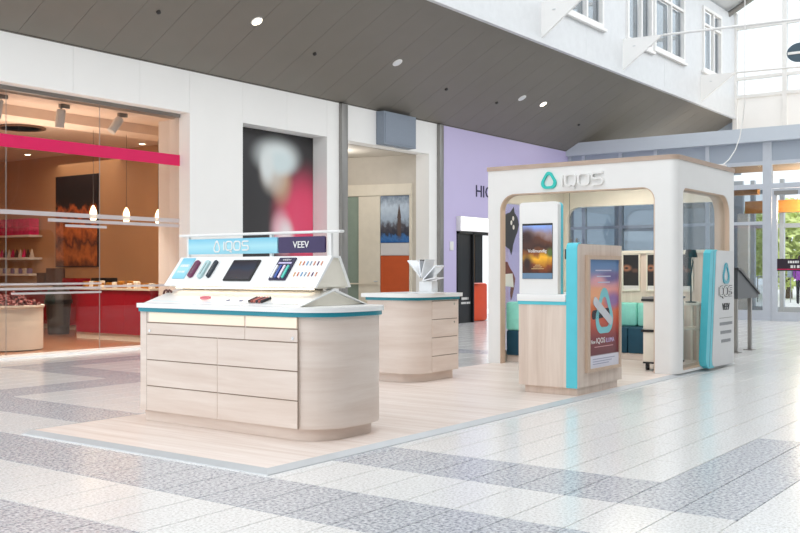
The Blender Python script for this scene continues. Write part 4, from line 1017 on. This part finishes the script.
lathe('shade', [(.085, 0), (.062, .10), (.0, .10)], (12.5, 4.50, 1.42), black, lp, 20); tube('stem', [(12.5, 4.50, 1.47), (12.52, 4.48, 1.36), (12.5, 4.5, 1.2), (12.5, 4.5, .85)], .009, black, lp); lathe('base', [(0, 0), (.07, 0), (.07, .012), (0, .016)], (12.5, 4.50, .836), black, lp, 20)
# sign slab beside the booth
sb = thing('leaning_sign_panel', (12.6, 4.13, ZB), 'grey slanted sign panel with turquoise edge beside the booth', 'sign')
FSg = FY(0, 4.165, 0)
outl = [(12.29, .04), (13.02, .04), (13.02, 1.505), (12.42, 1.505), (12.36, 1.48), (12.20, .14), (12.22, .07)]
plate('face', FSg, outl, [], 0, .045, shade, sb)
edge = [(12.24, .035), (12.30, .035), (12.22, .075), (12.205, .14), (12.365, 1.475), (12.43, 1.507), (12.33, 1.507), (12.25, 1.47), (12.08, .14), (12.12, .06)]
plate('turquoise_edge', FSg, [(12.30, .033), (12.215, .07), (12.195, .14), (12.355, 1.485), (12.42, 1.512), (12.22, 1.512), (12.15, 1.47), (11.98, .15), (12.02, .07), (12.1, .033)], [], -.05, .04, cyan, sb)
plate('edge_groove', FSg, [(12.10, .05), (12.11, .05), (12.28, 1.5), (12.27, 1.5)], [], .039, .042, teal, sb)
smallp = plain('small_print_grey', (158, 160, 162), .5)
FQ = FY(0, 4.12, 0)
plate('drop_logo', FQ, drop(12.72, 1.215, .26, .27), [drop(12.72, 1.208, .26, .27, .64)], 0, .012, plain('petrol_logo', (24, 160, 180), .3), sb)
P_, w_ = iqos_paths(12.46, .93, .11, .33, 1.18); stroke('lettering', FQ, P_, .032, 0, .006, darkm, sb); stroke('lettering', FQ, P_, .017, .006, .012, white, sb)  # wide dark stroke under the white letters paints their shadow
text('lettering', 'VEEV', FQ, 12.57, .745, .085, 0, .008, darkm, sb, .28, .01)
plate('rule', FQ, rect(12.47, 12.98, .64, .646), [], 0, .004, alud, sb)
for k in range(3): dashes('lettering', FQ, 12.48+.03*k, 12.96-.03*k, .55-.11*k, .038, smallp, sb, 0, .006, 5+k)

# ---- information lectern beyond the booth
il = thing('information_stand', (15.4, 4.69, 0), 'dark slanted information lectern on two steel posts', 'stand')
for x in (15.05, 15.75): box('post', x-.04, x+.04, 4.70, 4.75, .0, .84, alud, il, .006)
for x in (15.05, 15.75): box('foot_plate', x-.09, x+.09, 4.66, 4.80, .0, .012, alud, il)
plate('desk_box', lambda u, v, w: (u, 4.68+w, v), [(15.0, .82), (16.06, .82), (16.06, .89), (15.08, 1.27), (15.0, 1.28)], [], 0, .30, plain('graphite_metal', (62, 68, 74), .4), il)
plate('desk_rim', lambda u, v, w: (u, 4.66+w, v), [(14.98, 1.29), (15.10, 1.285), (16.08, .90), (16.08, .87), (15.06, 1.255), (14.98, 1.26)], [], 0, .34, darkm, il)

# ---- person outside
def person():
    bx, by = 38.0, 9.55
    vs = [(0, 0, .95), (0, 0, 1.15), (0, 0, 1.38), (0, 0, 1.52), (0.02, 0, 1.68),
          (0, .1, .9), (.05, .11, .5), (-.02, .11, .08), (.1, .11, .03), (0, -.1, .9), (-.08, -.11, .5), (-.2, -.11, .1), (-.1, -.11, .03),
          (0, .19, 1.40), (.02, .25, 1.12), (.12, .22, .92), (0, -.19, 1.40), (-.02, -.25, 1.12), (.1, -.22, .92)]
    ed = [(0, 1), (1, 2), (2, 3), (3, 4), (0, 5), (5, 6), (6, 7), (7, 8), (0, 9), (9, 10), (10, 11), (11, 12), (2, 13), (13, 14), (14, 15), (2, 16), (16, 17), (17, 18)]
    rd = [(.13, .17), (.13, .17), (.13, .18), (.06, .06), (.10, .09), (.09, .09), (.065, .065), (.045, .045), (.035, .04), (.09, .09), (.065, .065), (.045, .045), (.035, .04), (.075, .075), (.055, .055), (.04, .04), (.075, .075), (.055, .055), (.04, .04)]
    me = bpy.data.meshes.new('p'); me.from_pydata(vs, ed, []); ob = bpy.data.objects.new('p', me); COL.objects.link(ob)
    sk = ob.modifiers.new('s', 'SKIN'); ss = ob.modifiers.new('u', 'SUBSURF'); ss.levels = 2
    for v, r in zip(me.skin_vertices[0].data, rd): v.radius = r
    me.skin_vertices[0].data[0].use_root = True
    dg = bpy.context.evaluated_depsgraph_get(); ev = ob.evaluated_get(dg); m2 = bpy.data.meshes.new_from_object(ev)
    V = [(bx+v.co.x, by+v.co.y, v.co.z) for v in m2.vertices]; Fc = [tuple(p.vertices) for p in m2.polygons]
    mi = []
    for p in m2.polygons:
        z = p.center.z
        mi.append(2 if z > 1.53 or (z < .95 and abs(p.center.y) > .18) else (0 if z > .88 else 1))
    bpy.data.objects.remove(ob)
    o = mesh_obj('body', V, Fc, None, None, smooth='all', mats=[plain('purple_jacket', (150, 70, 170), .7), plain('black_trousers', (26, 26, 30), .8), plain('skin', (206, 164, 140), .6)], midx=mi)
    t = thing('person', (bx, by, 0), 'person in purple jacket and black trousers walking outside the entrance', 'person')
    attach(o, t)
    bm = bmesh.new(); bmesh.ops.create_uvsphere(bm, u_segments=14, v_segments=8, radius=.115, matrix=Matrix.Translation((bx-.02, by, 1.71)) @ Matrix.Diagonal((1, .9, 1.05, 1)))
    from_bm('hair', bm, plain('hair_brown', (70, 50, 40), .8), t, True)
    bt_ = thing('shoulder_bag', (bx, by+.38, 1.0), 'grey shoulder bag carried by the person outside', 'bag')
    box('bag_body', bx-.12, bx+.14, by+.30, by+.46, 1.0, 1.32, plain('bag_grey', (150, 160, 170), .7), bt_, .04)
    tube('strap', [(bx-.06, by+.36, 1.3), (bx-.07, by+.27, 1.45), (bx, by+.19, 1.485), (bx+.08, by+.27, 1.45), (bx+.08, by+.36, 1.3)], .012, MATS['bag_grey'], bt_, 6)
person()
